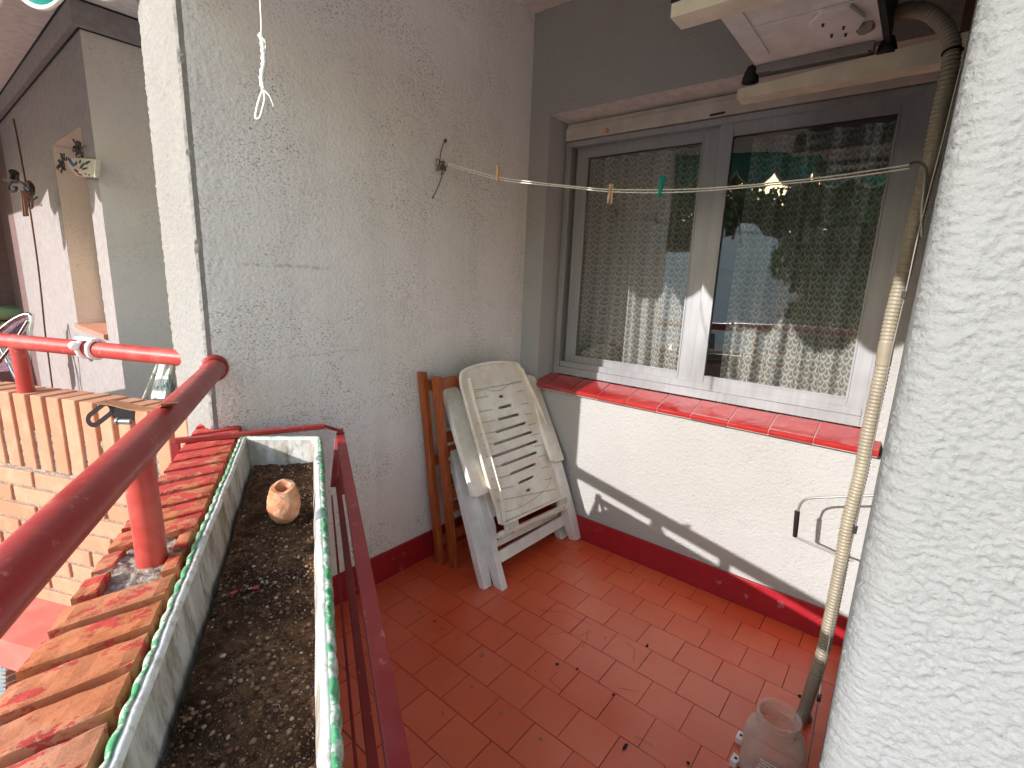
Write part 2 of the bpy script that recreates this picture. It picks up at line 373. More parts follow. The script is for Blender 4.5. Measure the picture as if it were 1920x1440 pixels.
# ------------------------------------------------------------------ builders
def link(o, parent=None, label=None, cat=None, group=None, kind=None):
    COL.objects.link(o)
    if parent is not None:
        o.parent = parent; w_ = parent.location.copy(); q = parent.parent
        while q is not None: w_ = w_ + q.location; q = q.parent
        o.location = -w_
    if label: o['label'] = label
    if cat: o['category'] = cat
    if group: o['group'] = group
    if kind: o['kind'] = kind
    return o
def empty(name, loc, label, cat, group=None):
    o = bpy.data.objects.new(name, None); o.empty_display_size = .05
    link(o, None, label, cat, group); o.location = Vector(loc); return o
class B:
    def __init__(s): s.v = []; s.f = []; s.mi = []; s.sm = []; s.uv = None
    def add(s, vs, fs, mi=0, smooth=False):
        o = len(s.v); s.v += [Vector(p) for p in vs]
        for f in fs: s.f.append([i+o for i in f]); s.mi.append(mi); s.sm.append(smooth)
    def hexa(s, b, t_, mi=0):
        # b, t_: four corners each, counter-clockwise
        s.add(list(b)+list(t_), [(3, 2, 1, 0), (4, 5, 6, 7), (0, 1, 5, 4), (1, 2, 6, 5), (2, 3, 7, 6), (3, 0, 4, 7)], mi)
    def box(s, c, sz, m=None, mi=0):
        x, y, z = (q/2 for q in sz); c = Vector(c)
        cs = [Vector(p) for p in ((-x, -y, -z), (x, -y, -z), (x, y, -z), (-x, y, -z), (-x, -y, z), (x, -y, z), (x, y, z), (-x, y, z))]
        if m is not None: cs = [m @ p for p in cs]
        cs = [c+p for p in cs]; s.hexa(cs[:4], cs[4:], mi)
    def bb(s, a, b, mi=0):
        a = Vector(a); b = Vector(b); s.box((a+b)/2, (abs(b.x-a.x), abs(b.y-a.y), abs(b.z-a.z)), None, mi)
    def bar(s, a, b, w, h, up=Z, mi=0):
        a = Vector(a); b = Vector(b); d = (b-a).normalized(); u = Vector(up); sd = d.cross(u).normalized(); u = sd.cross(d).normalized()
        cs = [(sd*sx*w/2 + u*sy*h/2) for sx, sy in ((-1, -1), (1, -1), (1, 1), (-1, 1))]
        s.hexa([a+c for c in cs], [b+c for c in cs], mi)
    def prism(s, pts, off, mi=0):
        n = len(pts); pts = [Vector(p) for p in pts]; off = Vector(off)
        s.add(pts+[p+off for p in pts], [tuple(range(n))[::-1], tuple(range(n, 2*n))]+[(i, (i+1) % n, n+(i+1) % n, n+i) for i in range(n)], mi)
    def tube(s, pts, r, k=12, mi=0, cap=True, rf=None, smooth=True):
        pts = [Vector(p) for p in pts]; n = len(pts); vs = []; prev = None
        for i, p in enumerate(pts):
            d = (pts[min(i+1, n-1)]-pts[max(i-1, 0)]).normalized()
            if prev is None:
                a = Vector((0, 0, 1)) if abs(d.z) < .9 else Vector((1, 0, 0)); u = d.cross(a).normalized()
            else: u = (prev-d*prev.dot(d)).normalized()
            prev = u; w_ = d.cross(u)
            rr = rf(i) if rf else (r[i] if isinstance(r, (list, tuple)) else r)
            vs += [p+(u*math.cos(2*math.pi*j/k)+w_*math.sin(2*math.pi*j/k))*rr for j in range(k)]
        fs = [(i*k+j, i*k+(j+1) % k, (i+1)*k+(j+1) % k, (i+1)*k+j) for i in range(n-1) for j in range(k)]
        s.add(vs, fs, mi, smooth)
        if cap: s.add(vs[:k], [tuple(range(k))[::-1]], mi); s.add(vs[-k:], [tuple(range(k))], mi)
    def lathe(s, prof, c, k=32, mi=0, ax=None, smooth=True):
        c = Vector(c); m = ax or Matrix.Identity(3); vs = []
        for r, z in prof: vs += [c+m @ Vector((r*math.cos(2*math.pi*j/k), r*math.sin(2*math.pi*j/k), z)) for j in range(k)]
        n = len(prof)
        s.add(vs, [(i*k+j, i*k+(j+1) % k, (i+1)*k+(j+1) % k, (i+1)*k+j) for i in range(n-1) for j in range(k)], mi, smooth)
    def grid(s, fn, nu, nv, mi=0, smooth=True, uvf=None):
        vs = [fn(i/nu, j/nv) for j in range(nv+1) for i in range(nu+1)]
        s.add(vs, [(j*(nu+1)+i, j*(nu+1)+i+1, (j+1)*(nu+1)+i+1, (j+1)*(nu+1)+i) for j in range(nv) for i in range(nu)], mi, smooth)
    def build(s, name, mats, parent=None, label=None, cat=None, group=None, kind=None, bevel=0, seg=2, recalc=False, sharp=0):
        me = bpy.data.meshes.new(name); me.from_pydata([tuple(p) for p in s.v], [], s.f)
        for m_ in (mats if isinstance(mats, (list, tuple)) else [mats]): me.materials.append(MT[m_] if isinstance(m_, str) else m_)
        me.polygons.foreach_set('material_index', s.mi); me.polygons.foreach_set('use_smooth', s.sm); me.update()
        if recalc or bevel:
            bm = bmesh.new(); bm.from_mesh(me); bmesh.ops.remove_doubles(bm, verts=bm.verts, dist=1e-5)
            bmesh.ops.recalc_face_normals(bm, faces=bm.faces)
            if bevel:
                es = [e for e in bm.edges if len(e.link_faces) == 2 and e.calc_face_angle(0) > .6]
                bmesh.ops.bevel(bm, geom=es, offset=bevel, segments=seg, profile=.6, affect='EDGES', clamp_overlap=True)
            bm.to_mesh(me); bm.free()
        if sharp: me.set_sharp_from_angle(angle=R_(sharp))
        return link(bpy.data.objects.new(name, me), parent, label, cat, group, kind)
def curve(pts, n=12):
    # Catmull-Rom
    pts = [Vector(p) for p in pts]; P = [pts[0]*2-pts[1]]+pts+[pts[-1]*2-pts[-2]]; out = []
    for i in range(1, len(P)-2):
        for k in range(n):
            t_ = k/n; a, b, c_, d = P[i-1:i+3]
            out.append(.5*((2*b)+(c_-a)*t_+(2*a-5*b+4*c_-d)*t_*t_+(3*b-a-3*c_+d)*t_**3))
    out.append(P[-2]); return out
def copy_tree(o, parent=None):
    c_ = o.copy(); COL.objects.link(c_); c_.parent = parent
    for ch in list(o.children): copy_tree(ch, c_)
    return c_

# ------------------------------------------------------------------ the setting
# floor: running-bond square tiles in rows along the window wall
b = B(); rr = random.Random(3)
TX = .1355; TY = .1425
outline_n = -.06
floorclip = lambda x, y: (Vector((x, y, 0))-P0).dot(N) < -.058
x = .018; row_i = 0
b2 = B()
offs = {}
for i in range(-1, 21):
    x0 = .121+(i-0)*TX; x1 = x0+TX
    x0 = max(x0, 0.002)
    if x1 < .03: continue
    off = (.035 + (i % 2)*.5*TY + rr.uniform(-.012, .012))
    y = -TY+off
    while y < 1.75:
        y1 = y+TY; ya = max(y, .002); yb = min(y1, 1.70)
        if yb-ya > .01:
            g_ = .0009+rr.random()*.0008
            zz = [rr.uniform(-.0012, .0008) for _ in range(4)]
            cs = [(x0+g_, ya+g_), (x1-g_, ya+g_), (x1-g_, yb-g_), (x0+g_, yb-g_)]
            # clip the tiles at the parapet line
            poly = cs
            out = []
            for k in range(4):
                p, q = poly[k], poly[(k+1) % 4]
                dp = (Vector((*p, 0))-P0).dot(N)+.05; dq = (Vector((*q, 0))-P0).dot(N)+.05
                if dp < 0: out.append(p)
                if (dp < 0) != (dq < 0):
                    s_ = dp/(dp-dq); out.append((p[0]+(q[0]-p[0])*s_, p[1]+(q[1]-p[1])*s_))
            if len(out) >= 3:
                tz = rr.uniform(-.0006, .0006); sx = rr.uniform(-.006, .006); sy = rr.uniform(-.006, .006)
                cx = sum(p[0] for p in out)/len(out); cy = sum(p[1] for p in out)/len(out)
                b.prism([(p[0], p[1], -.012+0*tz) for p in out], (0, 0, .012), 0)
                n_ = len(out)
                for k in range(n_):
                    vv = b.v[-n_+k]; vv.z = tz+sx*(vv.x-cx)+sy*(vv.y-cy)
        y = y1
b.add([(-.0, -.0, -.0035), (2.6, 0, -.0035), (2.6, 1.8, -.0035), (0, 1.8, -.0035)], [(0, 1, 2, 3)], 1)
# chips and little holes
chips = [((786,1148),.010,2),((815,1165),.009,3),((830,1178),.012,2),((860,1197),.009,2),((903,1228),.013,2),((885,1288),.010,2),((940,1336),.010,2),((1045,1245),.012,3),((1082,1254),.007,3),((1213,1211),.013,3),((1172,1400),.014,3),((1150,1302),.006,3),((1135,1196),.004,3),((1500,1305),.009,3),((1014,1385),.008,2),((830,1337),.009,2),((1290,1430),.008,3),((1004,1258),.005,3)]
for (px, py), r, mi in chips:
    c_ = onz(px, py, .0022); a0 = rr.uniform(0, 6)
    pts = [c_+Vector((math.cos(a0+q*1.26)*r*rr.uniform(.35, 1.1)*1.3, math.sin(a0+q*1.26)*r*rr.uniform(.3, .8), 0)) for q in range(5)]
    b.add(pts, [tuple(range(5))], mi)
# cracks: thin dark slivers
for pl in ([(1030,1190),(1060,1185),(1085,1193),(1110,1182)],[(1015,1145),(1060,1147),(1090,1163),(1110,1172)],[(1090,1215),(1100,1200),(1103,1180)],[(1160,1290),(1195,1296)],[(1190,1380),(1225,1398)],[(1045,1260),(1030,1275),(1060,1300)],[(1175,1205),(1190,1216),(1188,1240)]):
    w3 = [onz(*p, .0020) for p in pl]
    for p, q in zip(w3, w3[1:]):
        d = (q-p).normalized(); sd = Vector((-d.y, d.x, 0))*.0007
        b.add([p-sd, p+sd, q+sd*.6, q-sd*.6], [(0, 1, 2, 3)], 3)
b.build('floor', ['tile', 'grout', 'chip', 'hole'], kind='structure', recalc=False)

# partition wall on the left (dirty face y=0, end face lit by the sun)
def displaced_wall(path, z0, z1, dz, amp_fn, sc_, mi_fn=None):
    # path: list of (x, y) fine samples with outward normals
    bb_ = B(); n = len(path); nz = int((z1-z0)/dz); vs = []
    nr = []
    for i in range(n):
        a = path[max(0, i-1)]; c_ = path[min(n-1, i+1)]; d = Vector((c_[0]-a[0], c_[1]-a[1], 0)).normalized(); nr.append(Vector((d.y, -d.x, 0)))
    for j in range(nz+1):
        z = z0+(z1-z0)*j/nz
        for i in range(n):
            p = Vector((path[i][0], path[i][1], z)); a = amp_fn(i, z)
            if a:
                q = p*sc_
                h = noise.noise(q)+.5*noise.noise(q*2.1+Vector((3, 1, 2)))
                h += .9*(.5-abs(noise.noise(q*1.3+Vector((9, 4, 7)))))
                p = p+nr[i]*a*h
            vs.append(p)
    fs = [(j*n+i, j*n+i+1, (j+1)*n+i+1, (j+1)*n+i) for j in range(nz) for i in range(n-1)]
    bb_.add(vs, fs, 0, True); bb_.mi = [mi_fn(f[0] % n) if mi_fn else 0 for f in fs]
    return bb_
H = 2.61
XA = 1.571
def seg(a, b_, st):
    L = math.dist(a, b_); k = max(1, int(L/st)); return [(a[0]+(b_[0]-a[0])*i/k, a[1]+(b_[1]-a[1])*i/k) for i in range(k)]
path = [(-.1, 0)]+seg((0, 0), (1.40, 0), .2)+seg((1.40, 0), (XA-.012, 0), .0065)+[(XA-.005, 0)]+seg((XA, -.006), (XA-.002, -.298), .0065)+seg((XA-.008, -.306), (1.2, -.306), .2)+[(.9, -.306)]
path = path[::-1]      # outward normal on the right-hand side of travel
ip = [i for i, p in enumerate(path) if 1.41 < p[0] and p[1] > -.30]
amp = lambda i, z: (.0032*(1 if path[i][0] > 1.5 else (path[i][0]-1.40)/.1) if i in sset else 0)
sset = set(ip)
wa = empty('partition_wall', (1.0, -.15, 0), 'grimy white roughcast partition wall with sunlit end face, behind the folded chairs', 'wall')
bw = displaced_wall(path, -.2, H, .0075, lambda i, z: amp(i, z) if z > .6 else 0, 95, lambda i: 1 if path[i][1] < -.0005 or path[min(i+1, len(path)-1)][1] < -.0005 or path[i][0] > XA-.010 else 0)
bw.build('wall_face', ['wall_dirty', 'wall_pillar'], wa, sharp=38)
b = B(); b.bb((.001, .0005, 0), (1.46, .013, .132)); b.build('skirting_board', 'red_skirt', wa, bevel=.003)

# window wall (x=0) with opening
wb = empty('window_wall', (0, .8, 0), 'white roughcast wall below and around the aluminium window', 'wall')
OY0, OY1, OZ0, OZ1 = .122, 1.64, .78, 2.14
FY0, FZ0, FZ1, FX = .155, .85, 2.03, -.11
b = B()
b.add([(0, -.1, 0), (0, 1.80, 0), (0, 1.80, OZ0), (0, -.1, OZ0)], [(0, 1, 2, 3)])
b.add([(0, -.1, OZ0), (0, OY0, OZ0), (0, OY0, OZ1), (0, -.1, OZ1)], [(0, 1, 2, 3)])
b.add([(0, -.1, OZ1), (0, 1.80, OZ1), (0, 1.80, H), (0, -.1, H)], [(0, 1, 2, 3)])
b.add([(0, OY0, OZ0), (-.16, FY0, OZ0), (-.16, FY0, FZ1+.08), (0, OY0, OZ1)], [(0, 1, 2, 3)])
b.bb((-.16, 1.6005, OZ0+.001), (-.035, 1.80, OZ1-.001))
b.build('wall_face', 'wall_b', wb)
b = B(); b.add([(0, OY0, OZ1), (-.16, FY0, FZ1+.085), (-.16, 1.7, FZ1+.085), (0, 1.7, OZ1)], [(0, 1, 2, 3)]); b.build('window_head', 'reveal', wb)
b = B(); b.bb((.0005, .0135, 0), (.013, 1.66, .128)); b.build('skirting_board', 'red_skirt', wb, bevel=.003)

# ceiling slab of this balcony and of the next
b = B()
def slab(pts, z0, z1): b.prism([(p[0], p[1], z0) for p in pts], (0, 0, z1-z0))
e1 = wp(-.1, .06, 0); e2 = wp(3.0, .06, 0); e3 = mp(-.05, .06, 0); e4 = mp(4.2, .06, 0)
b.prism([(-.3, -.15, H), (e1.x, -.15, H), (e2.x, e2.y, H), (-.3, e2.y, H)], (0, 0, .25))
b.build('ceiling', 'ceil', kind='structure')
b = B(); b.prism([(-.3, -.152, H), (-.3, -6.5, H), (e4.x, -6.5, H), (e4.x, e4.y, H), (e3.x, -.152, H)], (0, 0, .25))
b.build('neighbour_ceiling', 'ceil', kind='structure')

# column at the right (wall end next to the camera), strongly textured
XC = 1.45
cy = lambda x_: 1.655+.0215*x_/1.45
path = [(-.05, 1.654)]+seg((0, 1.655), (.9, cy(.9)), .1)+seg((.9, cy(.9)), (XC-.035, cy(XC)-.001), .006)
k_ = 8
for i in range(k_+1):
    a = math.pi/2*i/k_; path.append((XC-.035+.035*math.sin(a), cy(XC)+.035-.035*math.cos(a)-.001))
path += seg((XC, cy(XC)+.037), (XC, 1.93), .0026)[1:]+[(XC, 1.96), (XC-.02, 1.98), (XC-.5, 1.98), (0, 1.98)]
pc = list(path)
def ampc(i, z):
    x_, y_ = pc[i]
    if x_ < .92: return 0
    if x_ < 1.0: return .0012*(x_-.92)/.08
    if x_ < XC-.03: return .0014
    return .0034 if y_ < 1.92 and x_ > XC-.04 else 0
cw_ = empty('column', (1.2, 1.85, 0), 'thick white pebble-textured column end in full sun at the right edge', 'column')
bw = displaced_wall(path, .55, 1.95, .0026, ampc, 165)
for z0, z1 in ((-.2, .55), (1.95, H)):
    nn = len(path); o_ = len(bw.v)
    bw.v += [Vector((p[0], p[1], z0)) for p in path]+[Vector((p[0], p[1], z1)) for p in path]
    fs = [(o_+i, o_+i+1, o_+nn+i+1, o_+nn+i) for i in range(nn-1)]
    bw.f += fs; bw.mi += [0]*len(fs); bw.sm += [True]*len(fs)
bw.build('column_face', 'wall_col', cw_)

# ------------------------------------------------------------------ brick parapets
def par_brick(bb_, t0, t1, n0, n1, z0, z1, fp, sk=0., jit=.0012, rnd=random.Random(11)):
    # skewed brick: the joint direction leans by sk per unit of n
    j = lambda: rnd.uniform(-jit, jit)
    cs = [fp(t0+sk*n0+j(), n0+j(), z0), fp(t0+sk*n1+j(), n1+j(), z0), fp(t1+sk*n1+j(), n1+j(), z0), fp(t1+sk*n0+j(), n0+j(), z0)]
    ct = [fp(t0+sk*n0+j(), n0+j(), z1+j()), fp(t0+sk*n1+j(), n1+j(), z1+j()), fp(t1+sk*n1+j(), n1+j(), z1+j()), fp(t1+sk*n0+j(), n0+j(), z1+j())]
    bb_.hexa(cs, ct)
ZP = .84; SK = .40
pw = empty('brick_parapet', wp(.8, 0, 0), 'orange brick parapet with peeling red paint under the near railing, beside the planter', 'parapet')
b = B(); t_ = -.12; bi = 0
tpost = .79
while t_ < 2.6:
    if not (tpost-.055 < t_ + .03 < tpost+.05):
        par_brick(b, t_, t_+.060, -.055, .077, ZP-.12, ZP, wp, SK)
    else:
        par_brick(b, t_, t_+.060, -.055, -.030, ZP-.12, ZP, wp, SK); par_brick(b, t_, t_+.060, .044, .077, ZP-.12, ZP, wp, SK)
    t_ += .0765
for k in range(9):   # stretcher courses under the rowlock
    z1 = ZP-.135-k*.077; t_ = -.1+(k % 2)*.1
    while t_ < 2.6:
        par_brick(b, t_, t_+.19, -.050, .075, z1-.062, z1, wp); t_ += .2
ob = b.build('bricks', 'brick', pw, recalc=True)
bm = bmesh.new(); bm.from_mesh(ob.data)
bmesh.ops.subdivide_edges(bm, edges=[e for e in bm.edges if min(v.co.z for v in e.verts) > ZP-.13], cuts=7, use_grid_fill=True)
ecl = {}
for v in bm.verts:
    if v.co.z > ZP-.125:
        q = v.co.copy(); bnd = sum(1 for f in v.link_faces) and max((e.calc_face_angle(0) for e in v.link_edges if len(e.link_faces) == 2), default=0) > .6
        d_ = .0011*noise.noise(q*90)+.0022*noise.noise(q*32)
        v.co += v.normal*d_
        if bnd: v.co -= v.normal*(.0022+.0035*max(0, noise.noise(q*70+Vector((4, 1, 8))))+.004*max(0, noise.noise(q*150)-.25))
bm.to_mesh(ob.data); bm.free()
b = B(); fp = wp
def mort(u, v):
    p = wp(-.15+2.8*u, -.048+.118*v, 0)
    d = abs(-.15+2.8*u-tpost); top = ZP-.017+.011*max(0, 1-d/.07)
    p.z = top+.006*noise.noise(p*70)+.004*noise.noise(p*160); return p
b.grid(mort, 700, 30)
b.add([wp(-.15, -.046, 0), wp(2.65, -.046, 0), wp(2.65, -.046, ZP-.02), wp(-.15, -.046, ZP-.02)], [(0, 1, 2, 3)])
b.add([wp(-.15, .070, 0), wp(2.65, .070, 0), wp(2.65, .070, ZP-.02), wp(-.15, .070, ZP-.02)], [(3, 2, 1, 0)])
b.build('mortar', 'mortar', pw)

pn = empty('brick_parapet', mp(1.0, 0, 0), 'neighbouring brick parapet with an upright top course, sunlit, left of the partition wall', 'parapet')
b = B(); t_ = -.19; rnd = random.Random(5)
NO = .0    # outer face on the line, body behind it
while t_ < 3.2:
    wv = .062+rnd.uniform(-.004, .004)
    par_brick(b, t_, t_+wv, -.125, 0, ZP-.305, ZP+rnd.uniform(-.002, .002), mp, .10, rnd=rnd); t_ += .086
for k in range(8):
    z1 = ZP-.325-k*.0765; t_ = -.20+(k % 2)*.125+rnd.uniform(-.01, .01)
    while t_ < 3.2:
        par_brick(b, t_, t_+.232, -.12, -.001, z1-.064, z1, mp, rnd=rnd); t_ += .25
b.build('bricks', 'brick_nb', pn, bevel=.0025, seg=1)
b = B()
b.grid(lambda u, v: mp(-.20+3.48*u, -.010+.0035*noise.noise(mp(3.6*u, 0, .94*v)*60), -.07+(ZP-.075)*v), 420, 110)
b.grid(lambda u, v: mp(-.20+3.48*u, -.012-.10*v, ZP-.014+.003*noise.noise(mp(3.6*u, v, 0)*60)), 300, 6)
b.build('mortar', 'mortar', pn)
# projecting slab ledge at the foot of the neighbour's parapet
b = B(); b.prism([mp(-.45, -.13, -.20), mp(-.45, .212, -.20), mp(3.6, .212, -.20), mp(3.6, -.13, -.20)], (0, 0, .13))
b.build('slab_ledge', 'ledge', kind='structure')
b = B(); b.prism([(1.50, -.32, -.12), mp(3.4, -.12, -.12), (2.7, -6.3, -.12), (1.0, -6.3, -.12), (1.0, -.32, -.12)], (0, 0, .12)); b.build('neighbour_floor', 'floor_nb', kind='structure')

# ------------------------------------------------------------------ railings
ZR = 1.039
rl = empty('balcony_railing', wp(.8, 0, ZP), 'near dark red tubular railing running from the partition wall along the brick parapet', 'railing', 'red tube railings')
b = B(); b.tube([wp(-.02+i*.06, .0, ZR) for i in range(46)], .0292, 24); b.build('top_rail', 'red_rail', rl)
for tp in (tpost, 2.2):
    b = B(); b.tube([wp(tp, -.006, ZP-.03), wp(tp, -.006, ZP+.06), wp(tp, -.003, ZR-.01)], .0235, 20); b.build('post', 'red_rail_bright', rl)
b = B()   # crust of paint where the rail enters the wall
b.lathe([(.031, .012), (.036, .010), (.041, .004), (.043, .0)], wp(.012, 0, ZR)+Vector((0, -.006, 0)), 20, ax=Matrix.Rotation(-math.pi/2, 3, 'X'))
b.build('wall_collar', 'red_rail', rl)
rn = empty('balcony_railing', mp(1.0, -.05, ZP), 'far bright red tubular railing over the neighbouring brick parapet, one post', 'railing', 'red tube railings')
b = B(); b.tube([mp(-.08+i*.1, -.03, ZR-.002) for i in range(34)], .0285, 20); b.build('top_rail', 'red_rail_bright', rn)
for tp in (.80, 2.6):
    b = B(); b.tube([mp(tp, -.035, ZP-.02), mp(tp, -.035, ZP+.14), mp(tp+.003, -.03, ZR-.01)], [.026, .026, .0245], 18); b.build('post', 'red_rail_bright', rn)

# ------------------------------------------------------------------ planter in its basket
pl = empty('planter_trough', wp(.8, -.18, .62), 'long weathered cement planter trough with chipped green scalloped rim, full of soil', 'planter')
ZT = .846
def ring(n0, n1, t0, t1, z, sk=.27):
    # plan outline of the trough, ends parallel to each other and slightly skewed
    return [wp(t0+sk*(n0-n1)*0, n0, z), wp(t0+sk*(n0-n1), n1, z), wp(t1+sk*(n0-n1), n1, z), wp(t1, n0, z)]
L0, L1 = .120, 2.3
def rr_path(n0, n1, t0, t1, z, r=.022, k=5, sk=.27):
    # rounded rectangle in (t, n)
    out = []
    cs = [(t0, n0, 1, -1), (t0, n1, 1, 1), (t1, n1, -1, 1), (t1, n0, -1, -1)]
    cen = [(t0+r, n0-r, 90), (t0+r, n1+r, 180), (t1-r, n1+r, 270), (t1-r, n0-r, 0)]
    # travel: (t0,n0) -> (t0,n1) -> (t1,n1) -> (t1,n0)
    for (ct, cn, a0), (sa) in zip(cen, ((math.pi/2, math.pi), (math.pi, 1.5*math.pi), (1.5*math.pi, 2*math.pi), (0, math.pi/2))):
        for i in range(k+1):
            a = sa[0]+(sa[1]-sa[0])*i/k
            tt = ct+r*math.cos(a); nn = cn+r*math.sin(a)
            out.append((tt, nn))
    full = []
    for i in range(len(out)):
        a = out[i]; c_ = out[(i+1) % len(out)]; L = math.dist(a, c_); m_ = max(1, int(L/.008))
        for q in range(m_): full.append((a[0]+(c_[0]-a[0])*q/m_, a[1]+(c_[1]-a[1])*q/m_))
    return full
def trough_loop(off, z, scal=0., zf=0.):
    base = rr_path(-.070, -.297, L0, L1, z)
    out = []
    n = len(base); s_ = 0
    for i, (tt, nn) in enumerate(base):
        a = base[i-1]; c_ = base[(i+1) % n]; d = (c_[0]-a[0], c_[1]-a[1]); dl = math.hypot(*d); ox, on_ = -d[1]/dl, d[0]/dl
        cxn = -.187; 
        # outward = away from the trough centre
        if (nn-cxn)*on_+(tt-(L0+L1)/2)*.0001*ox < 0 and abs(on_) > .5: ox, on_ = -ox, -on_
        if abs(on_) <= .5 and (tt-(L0+L1)/2)*ox < 0: ox, on_ = -ox, -on_
        s_ += math.dist(base[i], base[i-1]) if i else 0
        sc2 = scal*(abs(math.sin(math.pi*s_/.042))**.7-.6)
        wob = .0018*noise.noise(Vector((tt*9, nn*9, z*5)))
        tt2 = tt+ox*(off+sc2+wob); nn2 = nn+on_*(off+sc2+wob)
        zz = z+zf*noise.noise(Vector((tt*60, nn*60, 0)))
        out.append(wp(tt2+.27*(-.076-nn2), nn2, zz))
    return out
loops = [(-.016, .62, 0, 0), (-.012, .70, 0, 0), (-.002, .81, 0, 0), (.001, .838, 0, 0)]
def skin(bb_, lo, mi=0, smooth=True, close=False):
    n = len(lo[0]); vs = [p for l in lo for p in l]
    bb_.add(vs, [(j*n+i, j*n+(i+1) % n, (j+1)*n+(i+1) % n, (j+1)*n+i) for j in range(len(lo)-1) for i in range(n)], mi, smooth)
b = B()
outer = [trough_loop(o, z, s_, f) for o, z, s_, f in ((-.018, .60, 0, 0), (-.012, .70, 0, 0), (-.004, .808, 0, 0))]
top = [trough_loop(o, z, s_, f) for o, z, s_, f in ((-.0045, ZT-.002, .001, .002), (-.0065, ZT+.0005, 0, .0015), (-.013, ZT+.001, 0, .0015), (-.017, ZT-.003, 0, .001))]
inner = [trough_loop(o, z, 0, 0) for o, z in ((-.0175, ZT-.006), (-.020, .808), (-.028, .74), (-.032, .66))]
skin(b, outer); skin(b, inner)
b.add(outer[0], [tuple(range(len(outer[0])))])
b.build('trough_body', 'cement', pl, recalc=False)
b = B(); skin(b, [outer[-1]]+top+[inner[0]]); b.build('rim', 'rim', pl)
b = B(); gl_ = [trough_loop(o, z, s_, .001) for o, z, s_ in ((.000, .810, .003), (.002, .814, .005), (.0035, .822, .0065), (.003, .836, .0065), (.0015, ZT-.001, .005), (-.0015, ZT+.0012, .004), (-.0065, ZT+.0018, .0015), (-.0072, ZT-.001, .0015))]
skin(b, gl_); b.build('green_trim', 'green', pl)

# soil + grit
def soil_h(p):
    return .768+.011*noise.noise(p*7)+.007*noise.noise(p*18)+.0035*noise.noise(p*55)+.0018*noise.noise(p*120)
b = B()
def soilf(u, v):
    n_ = -.105-.166*v; p = wp(L0+.03+1.25*u+.27*(-.076-n_), n_, 0); p.z = soil_h(p); return p
b.grid(soilf, 520, 80)
rs = random.Random(21)
ico = [Vector(q).normalized() for q in ((0,0,1),(.9,0,.45),(.28,.85,.45),(-.72,.53,.45),(-.72,-.53,.45),(.28,-.85,.45),(.72,.53,-.45),(-.28,.85,-.45),(-.9,0,-.45),(-.28,-.85,-.45),(.72,-.53,-.45),(0,0,-1))]
icf = [(0,1,2),(0,2,3),(0,3,4),(0,4,5),(0,5,1),(1,6,2),(2,7,3),(3,8,4),(4,9,5),(5,10,1),(6,7,2),(7,8,3),(8,9,4),(9,10,5),(10,6,1),(11,7,6),(11,8,7),(11,9,8),(11,10,9),(11,6,10)]
for q in range(20000):
    u = rs.random()**.9; v = rs.random(); p = soilf(u, v)
    if noise.noise(p*6+Vector((5, 5, 5))) < -.12 and rs.random() < .75: continue
    r = .0007+.0036*rs.random()**12.0
    sc3 = Vector((rs.uniform(.7, 1.3), rs.uniform(.7, 1.3), rs.uniform(.5, .9)))
    cz = p+Vector((0, 0, r*.25)); m_ = Matrix.Rotation(rs.random()*6, 3, 'Z')
    b.add([cz+m_ @ Vector((w_.x*r*sc3.x, w_.y*r*sc3.y, w_.z*r*sc3.z)) for w_ in ico], icf, 1, True)
# rootlets
for q in range(60):
    p = soilf(rs.random(), rs.random()); a = rs.random()*6.28; L = rs.uniform(.008, .03)
    b.tube([p+Vector((0, 0, .001)), p+Vector((math.cos(a)*L*.5, math.sin(a)*L*.5, .004)), p+Vector((math.cos(a+.4)*L, math.sin(a+.4)*L, .001))], .0005, 4, 1)
b.build('soil', ['soil', 'grit'], kind='stuff', label='dark gritty potting soil filling the planter', cat='soil')
for px, py in ((438, 1113), (478, 1104)):
    p = onz(px, py, .776); b = B(); a = rs.random()*3
    b.add([p+Vector((math.cos(a+k*1.05)*.009*(1 if k % 2 else .45), math.sin(a+k*1.05)*.006*(1 if k % 2 else .6), .002+.002*(k % 3))) for k in range(6)], [(0, 1, 2, 3, 4, 5)])
    ob = b.build('paint_flake', 'red_rail_bright', label='bright red paint flake on the soil, %s' % ('the larger one' if px < 450 else 'the smaller one nearer the clay pot'), cat='flake', group='paint flakes on the soil')
    so = ob.modifiers.new('s', 'SOLIDIFY'); so.thickness = .0008

# broken clay pot
pc_ = onz(533, 975, .779)+Vector((-.006, -.010, -.004))
k = 40
def pot(u, v):
    a = 2*math.pi*u
    prof = [(.022, 0), (.031, .012), (.036, .030), (.036, .050), (.031, .072), (.027, .083), (.017, .084), (.0150, .075), (.014, .03)]
    x_ = v*(len(prof)-1); i = min(int(x_), len(prof)-2); f_ = x_-i; r = prof[i][0]*(1-f_)+prof[i+1][0]*f_; z = prof[i][1]*(1-f_)+prof[i+1][1]*f_
    if z > .045: z = .045+(z-.045)*(1+.16*math.cos(a+2.2)+.04*math.cos(3*a))
    p = Vector((r*math.cos(a), r*math.sin(a), z)); nn = noise.noise(p*45)+.5*noise.noise(p*110)
    r2 = 1+.07*nn; return pc_+Vector((p.x*r2, p.y*r2, p.z+.001*nn))
b = B(); b.grid(pot, 56, 48); b.build('clay_pot', 'clay', label='small broken egg-shaped terracotta pot standing in the soil of the planter', cat='pot')

